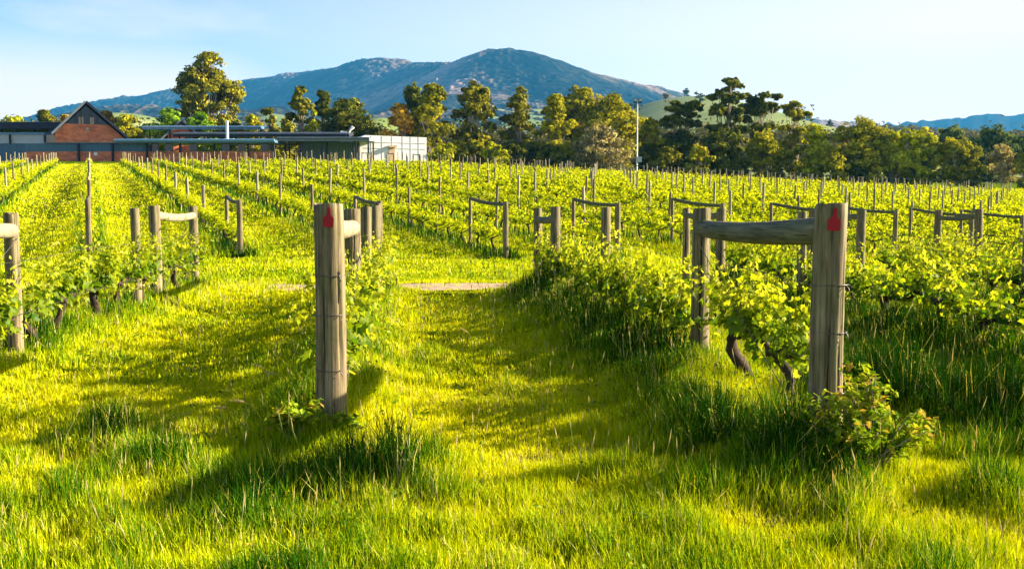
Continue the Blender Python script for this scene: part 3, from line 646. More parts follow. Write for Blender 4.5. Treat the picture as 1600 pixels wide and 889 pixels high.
def grass_h(x, y):
    dn = near_row_dist(x, y); far = y > front_y(x) - .3
    h = .030 + .045 * fbm(x * 1.3, y * 1.3, 3, 3) + .14 * np.exp(-(dn / .42) ** 2)
    h = h + .04 * np.clip((5.6 - y) / .8, 0, 1) + .05 * np.clip((fbm(x * 2.5, y * 2.5, 2, 8) - .55) * 5, 0, 1)
    df = far_row_dist(x, y); h = np.where(far, .06 + .24 * np.exp(-(df / .45) ** 2), h)
    rt = np.clip((x - nrx(0, y) - .2) / .6, 0, 1) * (y < 17) * (y > 5.5); bk = x - nrx(0, y) + .32; h = h + .14 * np.exp(-((bk + .18) / .45) ** 2) * (y > 5.6) * (y < 17); h = h + .07 * rt        # longer sward right of the tagged row
    for tx, ty, tr_, th_ in TUFTS: h = h + .7 * th_ * np.exp(-((x - tx) ** 2 + (y - ty) ** 2) / tr_ ** 2)
    h = h * (1 - .5 * np.exp(-((x + 1.0) / 1.1) ** 4 - ((y - 16.6) / 1.2) ** 4))
    h = h * (1 - .62 * np.exp(-((x - 1.65) / .42) ** 4 - ((y - 7.0) / .95) ** 4))
    for cx_, cy_, r_, k_ in ((-4.4, 8.4, .5, .5), (.0, 17.3, .8, .65), (.25, 16.4, .5, .5)): h = h * (1 - k_ * np.exp(-((x - cx_) ** 2 + (y - cy_) ** 2) / r_ ** 2))
    return h * (.58 + .84 * vnoise(x * 5, y * 5, 12))
def sow(mb, y0, y1, dens, wid, hs, seed, seg=2):
    g = np.random.default_rng(seed); mg = 2.3 if y0 < 20 else .8; area = .6 * (y1 * y1 - y0 * y0) + 2 * mg * (y1 - y0); n = int(area * dens)
    yg = np.linspace(y0, y1, 60); cdf = .6 * (yg ** 2 - y0 ** 2) + 2 * mg * (yg - y0); y = np.interp(g.random(n) * cdf[-1], cdf, yg); x = g.uniform(-1, 1, n) * (.6 * y + mg)
    cl = vnoise(x * 9, y * 9, 14); keep = g.random(n) < (.45 + .75 * cl)
    cen = (x > -2.35) & (x < .45); tk = (np.abs(y - track_y(x) + .12) < .82) & (np.abs(x) < 12); keep &= ~tk | (g.random(n) < .04 + .3 * (fbm(x * 1.5, y * 3, 2, 33) > .55) + .22 * (np.abs(y - track_y(x) + .12) > .62) - .3 * cen + .45 * (x < -4.4) + .25 * (x > 1))
    x, y = x[keep], y[keep]; n = len(x); z = ground_z(x, y) - .008
    h = grass_h(x, y) * hs * g.uniform(.55, 1.35, n); az = g.uniform(0, 2 * np.pi, n); ba = az + g.normal(0, .5, n) + 1.57; bend = h * np.abs(g.normal(.2, .25, n)) 
    ba = np.where(g.random(n) < .12, 2.9 + g.normal(0, .5, n), ba)
    tone = .40 + .62 * (fbm(x * .55, y * .55, 4, 20) - .1) * .9 + g.normal(0, .13, n) - .75 * np.clip(h - .10, 0, .35) / .3  # taller grass is darker green, which also paints in shade along the rows
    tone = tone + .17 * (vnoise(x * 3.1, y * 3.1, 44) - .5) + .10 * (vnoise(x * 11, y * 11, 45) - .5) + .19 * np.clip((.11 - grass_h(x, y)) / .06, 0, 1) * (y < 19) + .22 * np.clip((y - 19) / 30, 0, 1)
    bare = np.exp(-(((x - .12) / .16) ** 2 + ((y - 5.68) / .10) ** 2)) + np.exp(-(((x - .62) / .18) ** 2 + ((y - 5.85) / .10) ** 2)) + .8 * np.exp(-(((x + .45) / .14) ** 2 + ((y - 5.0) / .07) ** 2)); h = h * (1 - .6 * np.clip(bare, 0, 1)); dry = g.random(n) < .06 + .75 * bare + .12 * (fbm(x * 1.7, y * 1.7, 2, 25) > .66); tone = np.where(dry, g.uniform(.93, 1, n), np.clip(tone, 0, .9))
    w_ = wid * g.uniform(.6, 1.3, n); dx, dy = np.cos(az) * w_, np.sin(az) * w_; bx, by = np.cos(ba) * bend, np.sin(ba) * bend
    if seg == 2:
        V = np.stack([np.stack([x - dx, y - dy, z], -1), np.stack([x + dx, y + dy, z], -1),
                      np.stack([x + bx * .28 - dx * .8, y + by * .28 - dy * .8, z + h * .58], -1), np.stack([x + bx * .28 + dx * .8, y + by * .28 + dy * .8, z + h * .58], -1),
                      np.stack([x + bx, y + by, z + h], -1)], 1)
        b5 = np.arange(n)[:, None] * 5; mb_V = V.reshape(-1, 3); q = b5 + np.array([0, 1, 3, 2]); t = b5 + np.array([2, 3, 4]); tn = np.repeat(tone, 5)
        base = mb.n; mb.add(mb_V, q, tn); mb.F.setdefault(3, []).append(t + base); mb.M.setdefault(3, []).append(np.zeros(n, int))
    else:
        V = np.stack([np.stack([x - dx, y - dy, z], -1), np.stack([x + dx, y + dy, z], -1), np.stack([x + bx, y + by, z + h], -1)], 1)
        mb.add(V.reshape(-1, 3), np.arange(n * 3).reshape(-1, 3), np.repeat(tone, 3))
mb = MB()
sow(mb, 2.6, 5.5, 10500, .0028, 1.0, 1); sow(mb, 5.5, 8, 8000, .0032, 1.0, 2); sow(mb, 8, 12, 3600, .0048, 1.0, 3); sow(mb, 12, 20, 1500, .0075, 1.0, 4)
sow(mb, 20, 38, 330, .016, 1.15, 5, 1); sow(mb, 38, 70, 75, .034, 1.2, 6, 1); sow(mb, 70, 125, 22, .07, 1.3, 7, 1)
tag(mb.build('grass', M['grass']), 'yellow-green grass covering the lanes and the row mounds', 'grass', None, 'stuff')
# flowering stems with pale heads
g = np.random.default_rng(55); mb = MB(); n = 2000; y = np.sqrt(g.uniform(3.6 ** 2, 16 ** 2, n)); x = g.uniform(-1, 1, n) * (.57 * y + .3)
d = near_row_dist(x, y); keep = g.random(n) < np.where((d < .8) | (y < 6), .55, .14) + .35 * ((x > nrx(0, y) - 1.6) & (x < nrx(0, y)) & (y > 6)); x, y = x[keep], y[keep]
z = ground_z(x, y); h = grass_h(x, y) * 1.2 + g.uniform(.04, .16, len(x))
for i in range(len(x)):
    lx, ly = g.normal(0, .12) * h[i], g.normal(0, .12) * h[i]; r = .0011 * max(1, y[i] / 7)
    P = [(x[i], y[i], z[i]), (x[i] + lx * .3, y[i] + ly * .3, z[i] + h[i] * .6), (x[i] + lx, y[i] + ly, z[i] + h[i])]
    tube(mb, P, r, 3, False, g.uniform(0, .5)); e = np.array(P[-1]); k = h[i] * .16 + .02; q = np.array([lx, ly, h[i] * .8]); q /= np.linalg.norm(q)
    tube(mb, [e - q * .01, e + q * k * .35, e + q * k], [r, r * 3.2, r * .6], 4, False, g.uniform(.3, 1))
for px, py, yb in [(345, 640, 6.7), (374, 630, 6.5), (425, 586, 7.0), (378, 682, 6.3), (406, 577, 7.2), (440, 618, 6.8), (318, 700, 6.0), (462, 655, 6.5), (730, 520, 9.0), (1412, 740, 5.4)]:
    tx_, tz_ = (px - 800) / F0 * yb, CAMZ + (HY - py) / F0 * yb; f_ = np.linspace(0, 1, 7); sx = g.uniform(-.12, -.04); z0_ = gz(tx_ - sx, yb)
    P = np.stack([tx_ - sx * (1 - f_ ** 1.6), 0 * f_ + yb, z0_ + (tz_ - z0_) * np.sin(f_ * 1.45) / math.sin(1.45)], -1); tube(mb, P, .0016, 4, False, .35)
    e = P[-1]; q = P[-1] - P[-2]; q /= np.linalg.norm(q); q = q + np.array([-.3, 0, -.2]); q /= np.linalg.norm(q); tube(mb, [e - q * .01, e + q * .02, e + q * .05, e + q * .08], [.002, .0075, .006, .001], 6, False, .95)
    leaf_quads(mb, e + q * g.uniform(0, .075, (26, 1)) + g.normal(0, .005, (26, 3)), g.standard_normal((26, 3)), .006, g.uniform(.7, 1, 26), g, .35)
tag(mb.build('seeding_grass', M['seed']), 'pale seed heads on thin stalks standing above the grass', 'grass', None, 'stuff')
# broad-leaved weeds among the grass along the rows
g = np.random.default_rng(66); mb = MB(); n = 5200; y = np.sqrt(g.uniform(3.8 ** 2, 14 ** 2, n)); x = g.uniform(-1, 1, n) * (.57 * y + .3); d = near_row_dist(x, y)
k = g.random(n) < (.8 * np.exp(-(d / .6) ** 2) + .04 + .85 * (fbm(x * 1.6, y * 1.6, 2, 71) > .60)); x, y = x[k], y[k]; z = ground_z(x, y); h = grass_h(x, y)
for i in range(len(x)):
    m_ = g.integers(5, 12); C = np.array([x[i], y[i], z[i]]) + g.normal(0, 1, (m_, 3)) * np.array([.03, .03, 0]) + np.stack([0 * h[i:i+1].repeat(m_), 0 * h[i:i+1].repeat(m_), h[i] * g.uniform(.3, 1.15, m_)], -1)
    leaf_quads(mb, C, np.array([0, 0, 1]) + g.standard_normal((m_, 3)) * .6, g.uniform(.008, .020, m_), np.clip(g.normal(.4, .2, m_), 0, 1), g, .6, .15)
tag(mb.build('weeds', M['rose_leaf']), 'small broad-leaved weeds mixed into the long grass', 'weeds', None, 'stuff')
# ------------------------------------------------------------------ rose bushes at the row ends
def rose_bush(x, y, w_, h_, n, seed, label):
    g = np.random.default_rng(seed); t = empty('rose_bush', (x, y, gz(x, y))); st = MB(); fo = MB(); Cs, Ns, Ss, Ts = [], [], [], []
    for i in range(n):
        a = g.uniform(0, 6.28); rr = w_ * .5 * math.sqrt(g.random()); e = np.array([rr * math.cos(a), rr * .7 * math.sin(a), h_ * g.uniform(.45, 1.0) * (1 - .35 * (rr / (w_ * .5)) ** 2)])
        b = np.array([g.normal(0, .035), g.normal(0, .035), 0]); f = np.linspace(0, 1, 6)[:, None]; P = b + (e - b) * f + np.array([0, 0, .06]) * np.sin(f * 3.1) + g.normal(0, .006, (6, 3))
        tube(st, P, np.linspace(.007, .002, 6), 5, True)
        for q in np.linspace(.35, 1, 8):
            c = np.array([np.interp(q, f[:, 0], P[:, k]) for k in range(3)])
            dr = g.standard_normal(3) * np.array([1, 1, .5]); dr /= np.linalg.norm(dr)
            for s in (.25, .55, .85, 1.15, .7):   # leaflets along a leaf stalk
                Cs.append(c + dr * .055 * s + g.normal(0, .010, 3)); Ns.append(np.array([0, 0, 1]) + g.standard_normal(3) * .55); Ss.append(g.uniform(.018, .032)); Ts.append(np.clip(g.normal(.25 + .5 * q, .2), 0, 1))
    leaf_quads(fo, np.array(Cs), np.array(Ns), np.array(Ss), np.array(Ts), g, .58, .18)
    st.build('stem', M['tree_bark'], t, smooth=True); fo.build('foliage', M['rose_leaf'], t); tag(t, label, 'bush', 'rose bushes at the row ends'); return t
rose_bush(1.88, 5.15, .72, .66, 50, 61, 'leafy rose bush at the foot of the right red-tagged post')
rose_bush(-1.30, 6.02, .34, .32, 14, 62, 'small dark rose bush at the foot of the left red-tagged post')
rose_bush(-1.0, 6.1, .22, .26, 7, 63, 'sparse rose sprig right of the left red-tagged post')

# ------------------------------------------------------------------ trees
PROF = {
    'round': lambda t: np.sqrt(np.clip(1 - (2 * t - .9) ** 2, .05, 1)), 'tall': lambda t: np.clip(np.sin(np.pi * (t * .85 + .1)), .2, 1),
    'broad': lambda t: np.clip(1.15 - t ** 3, .3, 1), 'cone': lambda t: np.clip(1.05 - t, .12, 1), 'umbrella': lambda t: np.clip(.35 + .9 * t - .75 * np.clip(t - .8, 0, 1) * 3, .25, 1),
}
def tree(px, top, D, wpx, crown='olive', shape='round', label='', seed=0, cb=.18, lobes=14, nleaf=5200, ls=.28, flat=.75, bark='tree_bark', name='tree', grp=None, tightness=1.0):
    g = np.random.default_rng(1000 + seed); x = (px - 800) / F0 * D; zg = float(ground_z(np.array([x]), np.array([D]))[0]) if D < 255 else float(far_z(np.array([x]), np.array([D]))[0])
    ztop = CAMZ + (HY - top) / F0 * D; H = ztop - zg; W = wpx / F0 * D; ls = ls * D / 160
    t = empty(name, (x, D, zg)); cr_ = MB(); tk = MB(); pf = PROF[shape]; Ls = []; lobes = int(lobes * 1.7); nleaf = int(nleaf * 1.7)
    for i in range(lobes):
        u = [1.0, .8][i] if i < 2 else g.random() ** .85; tt = u; rl = W * g.uniform(.13, .22) * (1.15 if shape in ('broad', 'round') else 1) * (.8 if shape == 'umbrella' else 1); rl = max(rl, H * .055)
        R_ = float(pf(np.array(tt))) * (W / 2 - rl * .7); a = g.uniform(0, 2 * np.pi); rad = R_ * (math.sqrt(g.random()) if i > 3 else .3)
        if i in (2, 3): a = (0, np.pi)[i - 2]; rad = max(R_, W / 2 - rl); 
        z = H * cb + rl * .6 + (H * (1 - cb) - rl * (.6 + flat)) * tt
        Ls.append((np.array([rad * math.cos(a), rad * math.sin(a), z]), rl))
    Cs, Ns, Ts = [], [], []
    vol = sum(r ** 2 for _, r in Ls)
    for c, rl in Ls:
        n = int(nleaf * rl ** 2 / vol); ns = max(8, int(17 * g.uniform(.7, 1.3))); d = g.standard_normal((ns, 3)); d[:, 2] = d[:, 2] * .8 + .25; d /= np.linalg.norm(d, axis=1)[:, None]
        sub = c + d * rl * np.array([1, 1, flat]) * g.uniform(.35, 1.15, (ns, 1)); k = g.integers(0, ns, n); sg = rl * .25 * tightness * g.uniform(.7, 1.25, ns)
        o = g.standard_normal((n, 3)); o /= np.linalg.norm(o, axis=1)[:, None] ** .55; P = sub[k] + o * sg[k][:, None] * np.array([1, 1, .6])
        Cs.append(P); Ns.append((P - c) / rl + (P - sub[k]) / rl * 1.2 + g.standard_normal((n, 3)) * .55 + np.array([0, 0, .2])); Ts.append(np.clip(.5 + g.normal(0, .12) + g.normal(0, .12, ns)[k] + g.normal(0, .14, n), 0, 1))
    C, N, T = map(np.concatenate, (Cs, Ns, Ts)); leaf_quads(cr_, C, N, g.uniform(.6, 1.3, len(C)) * ls, T, g, .55, .12)
    hf = H * max(cb, .12) * 1.2; tr0 = max(.16, H * .022); bx_ = g.uniform(-.04, .04) * H
    tube(tk, [(0, 0, -1.5), (0, 0, hf * .3), (bx_ * .4, 0, hf), (bx_, 0, H * .55), (bx_ * 1.2, 0, H * .8)], [tr0 * 1.25, tr0, tr0 * .75, tr0 * .42, tr0 * .15], 8)
    for c, rl in Ls:
        f = np.linspace(0, 1, 5)[:, None]; zb = min(g.uniform(.7, 1.5) * hf, c[2] * .75); b = np.array([bx_ * .4, 0, zb]); P = b + (c - b) * f; P[:, 2] += np.sin(f[:, 0] * 3.1) * -.04 * H; P += g.normal(0, .012 * H, P.shape) * np.array([[0], [1], [1], [1], [0]])
        tube(tk, P, np.linspace(tr0 * .45, tr0 * .1, 5), 5, False)
    tk.build('trunk', M[bark], t, smooth=True); cr_.build('crown', CR[crown], t); tag(t, label, 'tree', grp); return t
TREES = [
 # px, top, D, width, crown, shape, label, kwargs
 (331, 84, 190, 104, 'olive', 'tall', 'tallest eucalyptus, standing alone behind the blue roofs left of the mountain', dict(cb=.16, lobes=26, nleaf=11000, ls=.30, bark='pale_bark', name='eucalyptus_tree')),
 (268, 172, 172, 70, 'green', 'round', 'bright green bushy tree behind the small brick gable', dict(cb=.05)),
 (318, 176, 170, 60, 'green', 'round', 'bright green tree at the foot of the tallest eucalyptus', dict(cb=.05)),
 (357, 182, 176, 62, 'olive', 'round', 'low olive tree right of the white roof pipe', dict(cb=.05)),
 (203, 182, 168, 50, 'gold', 'round', 'olive-gold tree just right of the big brick gable', dict(cb=.05)),
 (172, 176, 185, 46, 'rust', 'round', 'reddish tree half hidden behind the big gable roof', dict(cb=.1)),
 (77, 172, 180, 34, 'olive', 'round', 'round olive tree above the flat roof left of the gable', dict(cb=.1)),
 (30, 183, 178, 66, 'yellow', 'broad', 'low yellow-green tree at the far left over the flat roof', dict(cb=.1)),
 (110, 183, 182, 34, 'rust', 'round', 'low brown-green tree touching the left side of the gable', dict(cb=.1)),
 (-6, 188, 190, 60, 'olive', 'round', 'dim tree cut by the left picture edge', dict(cb=.1)),
 (398, 182, 175, 34, 'gold', 'round', 'small golden tree between eucalyptus and narrow tree', dict(cb=.05, nleaf=2500)),
 (427, 172, 170, 30, 'olive', 'tall', 'narrow upright olive tree above the low blue roof', dict(cb=.05, nleaf=3000)),
 (452, 186, 172, 34, 'gold', 'round', 'low golden shrub tree left of the tall dark column tree', dict(cb=.03, nleaf=2500)),
 (473, 139, 165, 42, 'olive', 'tall', 'tall narrow tree rising above the blue roofs', dict(cb=.08, nleaf=4500, lobes=12)),
 (494, 176, 160, 28, 'yellow', 'cone', 'small bright yellow tree in front of the dark trees', dict(cb=.04, nleaf=2500, lobes=8)),
 (508, 145, 168, 38, 'dark', 'tall', 'dark slender tree right of the tall narrow tree', dict(cb=.08, nleaf=4500, lobes=11)),
 (548, 154, 164, 92, 'dark', 'broad', 'wide dark tree behind the open shed', dict(cb=.05, lobes=20, nleaf=8000)),
 (627, 165, 160, 52, 'rust', 'round', 'orange-olive tree behind the white building', dict(cb=.04, lobes=12)),
 (648, 135, 172, 58, 'dark', 'round', 'dark crown behind left of the forked pale-trunked tree', dict(cb=.2, lobes=14)),
 (676, 134, 162, 66, 'gold', 'tall', 'tall golden-lit gum with forked pale trunk right of the white building', dict(cb=.25, lobes=18, nleaf=7500, bark='pale_bark', name='eucalyptus_tree')),
 (741, 130, 166, 74, 'olive', 'tall', 'tall open tree standing before the mountain spur', dict(cb=.12, lobes=20, nleaf=6500, bark='pale_bark')),
 (811, 141, 168, 54, 'olive', 'tall', 'grey-green thin tree left of the golden conical one', dict(cb=.1, lobes=15, nleaf=4500)),
 (866, 150, 156, 66, 'gold', 'cone', 'golden conical tree with layered branches', dict(cb=.12, lobes=22, nleaf=7000, flat=.45)),
 (905, 140, 172, 80, 'gold', 'round', 'golden tree top left of the pair before the light pole', dict(cb=.2, lobes=18, nleaf=8000)),
 (958, 152, 168, 110, 'gold', 'broad', 'broad golden tree filling the space left of the light pole', dict(cb=.08, lobes=26, nleaf=12000)),
 (940, 196, 152, 100, 'grey', 'broad', 'bare twiggy grey shrub tree under the broad golden tree', dict(cb=.06, lobes=22, nleaf=4500, bark='pale_bark')),
 (1014, 188, 158, 48, 'gold', 'round', 'golden tree just right of the light pole', dict(cb=.05, lobes=12)),
 (1058, 161, 160, 72, 'dark', 'umbrella', 'dark flat-topped tree before the green hill', dict(cb=.35, lobes=14, nleaf=5000, flat=.4)),
 (1052, 215, 156, 70, 'dark', 'broad', 'low dark thicket under the flat-topped tree', dict(cb=.0, lobes=14)),
 (1133, 127, 158, 76, 'dark', 'umbrella', 'tallest dark gum with layered clumps, right of the green hill', dict(cb=.12, lobes=26, nleaf=9000, flat=.42, name='eucalyptus_tree')),
 (1183, 147, 162, 66, 'dark', 'umbrella', 'second dark gum with layered clumps beside the tallest dark one', dict(cb=.1, lobes=22, nleaf=8000, flat=.45, name='eucalyptus_tree')),
 (1122, 200, 154, 80, 'dark', 'broad', 'dark lower tree filling in beneath the tallest dark gum', dict(cb=.0, lobes=16)),
 (1090, 228, 148, 44, 'gold', 'round', 'small golden bush at the foot of the dark gums', dict(cb=.0, lobes=9, nleaf=2500)),
 (1190, 205, 154, 70, 'gold', 'broad', 'olive tree below the second dark gum', dict(cb=.0, lobes=16)),
 (1236, 162, 166, 50, 'gold', 'umbrella', 'olive tree with one small tuft on its top', dict(cb=.1, lobes=17, nleaf=5500, flat=.5)),
 (1268, 194, 156, 66, 'yellow', 'round', 'golden-green round tree right of the dark gums', dict(cb=.0, lobes=16)),
 (1344, 187, 156, 98, 'gold', 'broad', 'big olive tree with sunlit right side in the right third', dict(cb=.0, lobes=24, nleaf=10000)),
 (1390, 208, 154, 62, 'yellow', 'round', 'golden tree joined to the right of the big olive one', dict(cb=.0, lobes=14)),
 (1432, 201, 154, 72, 'yellow', 'round', 'brightest yellow-green round tree in the right third', dict(cb=.0, lobes=16, nleaf=7000)),
 (1490, 216, 152, 70, 'gold', 'round', 'golden tree with visible pale trunk right of the brightest one', dict(cb=.06, lobes=14, bark='pale_bark')),
 (1545, 196, 190, 84, 'bluegreen', 'round', 'dark blue-green round tree near the right edge', dict(cb=.08, lobes=18)),
 (1480, 198, 200, 60, 'bluegreen', 'round', 'blue-green tree behind the yellow-green one', dict(cb=.08, lobes=14)),
 (1562, 226, 158, 56, 'grey', 'round', 'bare grey branching tree near the right edge', dict(cb=.14, lobes=14, nleaf=1500, bark='pale_bark')),
 (1603, 205, 175, 50, 'bluegreen', 'tall', 'dark tree cut by the right edge of the picture', dict(cb=.05, lobes=14)),
 (1598, 232, 150, 40, 'olive', 'round', 'low olive bush at the right edge', dict(cb=.0, lobes=9, nleaf=3000)),
]
for i, (px, tp, D, wd, cr1, shp, lab, kw) in enumerate(TREES): tree(px, tp, D, wd, cr1, shp, lab, seed=i, **kw)
BUSH = [(690, 226, 'yellow'), (716, 222, 'olive'), (745, 219, 'gold'), (772, 224, 'yellow'), (800, 222, 'dark'), (828, 220, 'olive'), (858, 226, 'dark'), (886, 222, 'gold'), (1015, 226, 'dark'), (1040, 232, 'olive'), (1140, 232, 'dark'), (1215, 232, 'olive'), (1300, 240, 'gold'), (1330, 240, 'dark'), (1420, 244, 'gold'), (1515, 246, 'olive')]
BL = ['yellow bush right of the white building', 'olive bush second from the white building', 'gold bush under the tall open tree', 'yellow bush right of the tall open tree', 'dark bush under the thin grey-green tree', 'olive bush left of the conical tree',
      'dark bush at the trunk of the conical tree', 'gold bush left of the bare twiggy tree', 'dark bush at the foot of the light pole', 'olive bush under the flat-topped tree', 'dark bush under the tallest dark gum', 'olive bush right of the second dark gum', 'gold bush left of the big olive tree',
      'dark bush under the big olive tree', 'gold bush under the brightest tree', 'olive bush right of the pale trunk near the right edge']
for i, ((px, tp, c), lb) in enumerate(zip(BUSH, BL)): tree(px, tp, 150 + (i % 3) * 3, 46, c, 'broad', lb, seed=80 + i, cb=0.0, lobes=10, nleaf=2600, name='bush', grp='bushes behind the vineyard')

# far woods: one mass of small crowns
g = np.random.default_rng(9); mb = MB(); n = 9000; D = 255 * (1950 / 255) ** g.random(n); a = g.uniform(-.56, .60, n); x = a * D
k = (paddock(x, D) < .5) | (g.random(n) < .03); x, D = x[k], D[k]; z = far_z(x, D)
for i in range(len(x)):
    H = g.uniform(9, 17) * (.7 if D[i] > 900 else 1); rl = H * g.uniform(.3, .45); m_ = 46 if D[i] < 700 else 22; ls = max(.5, D[i] * .0017)
    c0 = np.array([x[i], D[i], z[i] + H - rl]); sub = c0 + np.clip(g.standard_normal((5, 3)), -1.2, 1.2) * rl * np.array([.55, .55, .35]); kk = g.integers(0, 5, m_)
    P = sub[kk] + np.clip(g.standard_normal((m_, 3)), -1.6, 1.6) * rl * .28; P = np.concatenate([P, c0 + (g.random((8, 3)) - .5) * rl * np.array([1.4, 1.4, 0]) - np.array([0, 0, H * .4])])
    leaf_quads(mb, P, (P - c0) / rl + g.standard_normal((len(P), 3)) * .4 + np.array([0, 0, .3]), g.uniform(.8, 1.5, len(P)) * ls, np.clip(g.normal(.45, .15) + g.normal(0, .1, len(P)), 0, 1), g, .7, .1)
tag(mb.build('woods', CR['bluegreen'] if False else leaf_mat('woodland', [(0, (.02, .035, .010)), (.5, (.09, .09, .03)), (1, (.22, .17, .09))], .2, .0, .6)), 'distant woodland spread over the foothills below the mountain', 'woods', None, 'stuff')

# ------------------------------------------------------------------ winery buildings
M['brick'] = None
def brick_mat():
    m, nt, b = new_mat('brick'); tcn = nt.nodes.new("ShaderNodeTexCoord"); sx = nt.nodes.new("ShaderNodeSeparateXYZ"); cb_ = nt.nodes.new("ShaderNodeCombineXYZ"); ad = nt.nodes.new("ShaderNodeMath")
    nt.links.new(tcn.outputs["Object"], sx.inputs[0]); nt.links.new(sx.outputs[0], ad.inputs[0]); nt.links.new(sx.outputs[1], ad.inputs[1]); nt.links.new(ad.outputs[0], cb_.inputs[0]); nt.links.new(sx.outputs[2], cb_.inputs[1])
    br = nt.nodes.new("ShaderNodeTexBrick"); br.inputs["Scale"].default_value = 1; br.inputs["Brick Width"].default_value = .24; br.inputs["Row Height"].default_value = .085; br.inputs["Mortar Size"].default_value = .010
    br.inputs["Color1"].default_value = (.78, .19, .055, 1); br.inputs["Color2"].default_value = (.60, .12, .035, 1); br.inputs["Mortar"].default_value = (.4, .3, .22, 1); nt.links.new(cb_.outputs[0], br.inputs[0])
    n = noise(nt, 1.1, 5, sc3=(.7, 1, 1.6)); r = ramp(nt, [(.35, (.7, .7, .7)), (.65, (1.35, 1.3, 1.25))]); nt.links.new(n.outputs["Fac"], r.inputs[0])
    mu = nt.nodes.new("ShaderNodeMixRGB"); mu.blend_type = 'MULTIPLY'; mu.inputs[0].default_value = 1; nt.links.new(br.outputs[0], mu.inputs[1]); nt.links.new(r.outputs[0], mu.inputs[2]); nt.links.new(mu.outputs[0], b.inputs["Base Color"]); b.inputs["Roughness"].default_value = .9
    return m
M['brick'] = brick_mat()
def corr_mat(name, c):
    m, nt, b = new_mat(name); tcn = nt.nodes.new("ShaderNodeTexCoord"); wv = nt.nodes.new("ShaderNodeTexWave"); wv.inputs["Scale"].default_value = 1.4; wv.inputs["Distortion"].default_value = 0; nt.links.new(tcn.outputs["Object"], wv.inputs[0])
    r = ramp(nt, [(.1, tuple(v * .72 for v in c)), (.9, c)]); nt.links.new(wv.outputs["Fac"], r.inputs[0]); nt.links.new(r.outputs[0], b.inputs["Base Color"]); b.inputs["Roughness"].default_value = .45
    bp = nt.nodes.new("ShaderNodeBump"); bp.inputs["Distance"].default_value = .04; nt.links.new(wv.outputs["Fac"], bp.inputs["Height"]); nt.links.new(bp.outputs[0], b.inputs["Normal"]); return m
M['blue_corr'] = corr_mat('blue_corrugated', (.08, .17, .25)); M['green_corr'] = corr_mat('green_corrugated', (.22, .32, .29))
M['blue_roof'] = flat_mat('blue_roof', (.10, .20, .32), .35, .2, .2, 1); M['slate_roof'] = flat_mat('slate_roof', (.16, .19, .22), .5, .1, .2, 1)
M['dark_steel'] = flat_mat('dark_steel', (.02, .022, .035), .5, 0, .3); M['grey_panel'] = flat_mat('grey_panel', (.42, .44, .48), .6, 0, .08, .5); M['cream'] = flat_mat('cream_render', (.45, .35, .27), .8, 0, .1, 1)
M['white'] = flat_mat('white_panel', (.82, .80, .82), .6, 0, .06, .6); M['joint'] = flat_mat('panel_joint', (.62, .60, .62), .7); M['white_paint'] = flat_mat('white_paint', (.8, .8, .76), .4, 0, .05)
M['glass'], _nt, _b = new_mat('dark_glass'); _b.inputs["Base Color"].default_value = (.01, .014, .025, 1); _b.inputs["Roughness"].default_value = .08; _b.inputs["Specular IOR Level"].default_value = .5
M['tan'] = flat_mat('tan_board', (.55, .38, .24), .8)
def WX(px, D): return (px - 800) / F0 * D
def WZ(py, D): return CAMZ + (HY - py) / F0 * D
def pbox(mb, px0, px1, py0, py1, D, depth, a=.5): box(mb, WX(px0, D), WX(px1, D), D, D + depth, WZ(py1, D), WZ(py0, D), 0, a)
# A: brick gable hall
D = 144.0; t = empty('winery_hall', (WX(141, D), D, gz(WX(141, D), D))); t0 = t.location.copy()
def sub(parent_loc, name, mb, mat, parent): o = mb.build(name, mat, parent); o.matrix_parent_inverse.identity(); o.location = (-parent_loc[0], -parent_loc[1], -parent_loc[2]); return o
gx = lambda p: WX(p, D); gzz = lambda p: WZ(p, D)
mb = MB(); prism(mb, [(gx(97), gzz(256)), (gx(197), gzz(256)), (gx(197), gzz(218)), (gx(173), gzz(196)), (gx(111), gzz(196)), (gx(97), gzz(209))], D, D + 26); sub(t0, 'wall', mb, M['brick'], t)
mb = MB(); prism(mb, [(gx(111.5), gzz(195.9)), (gx(172.5), gzz(195.9)), (gx(141.5), gzz(167))], D + .5, D + 25.5); glz = sub(t0, 'gable_glazing', mb, M['glass'], t)
mb = MB()
for p in (126, 134, 148, 157): box(mb, gx(p) - .06, gx(p) + .06, D + .35, D + .48, gzz(195.8), gzz(max(170, 168 + abs(p - 141) * .95)))
mb.build('mullion', M['dark_steel'], glz)
mb = MB()
for p in (132, 136, 148, 151): box(mb, gx(p) - .12, gx(p) + .12, D + .1, D + .3, gzz(195.8), gzz(185))
mb.build('frame_post', M['cream'], glz)
mb = MB(); box(mb, gx(140), gx(144.5), D - .12, D, gzz(206), gzz(201)); sub(t0, 'vent', mb, M['cream'], t)
for (xa, ya, xb, yb) in ((141.5, 163, 93, 213), (141.5, 163, 206, 222)):
    mb = MB(); th = .2; p = np.array([gx(xa), gzz(ya)]); q = np.array([gx(xb), gzz(yb)]); nrm_ = np.array([-(q - p)[1], (q - p)[0]]); nrm_ /= np.linalg.norm(nrm_); nrm_ *= np.sign(nrm_[1]) * th
    prism(mb, [tuple(p), tuple(q), tuple(q + nrm_), tuple(p + nrm_)], D - 1.0, D + 27); rf = sub(t0, 'roof', mb, M['slate_roof'], t)
    mb = MB(); prism(mb, [tuple(p - nrm_ * .4), tuple(q - nrm_ * .4), tuple(q + nrm_ * 1.05), tuple(p + nrm_ * 1.05)], D - 1.25, D - 1.02); mb.build('fascia', M['dark_steel'] if xb > 141 else M['slate_roof'], rf)
t.rotation_euler.z = R(22.8)
tag(t, 'tall red brick hall with steep dark gable and glazed triangle', 'building')
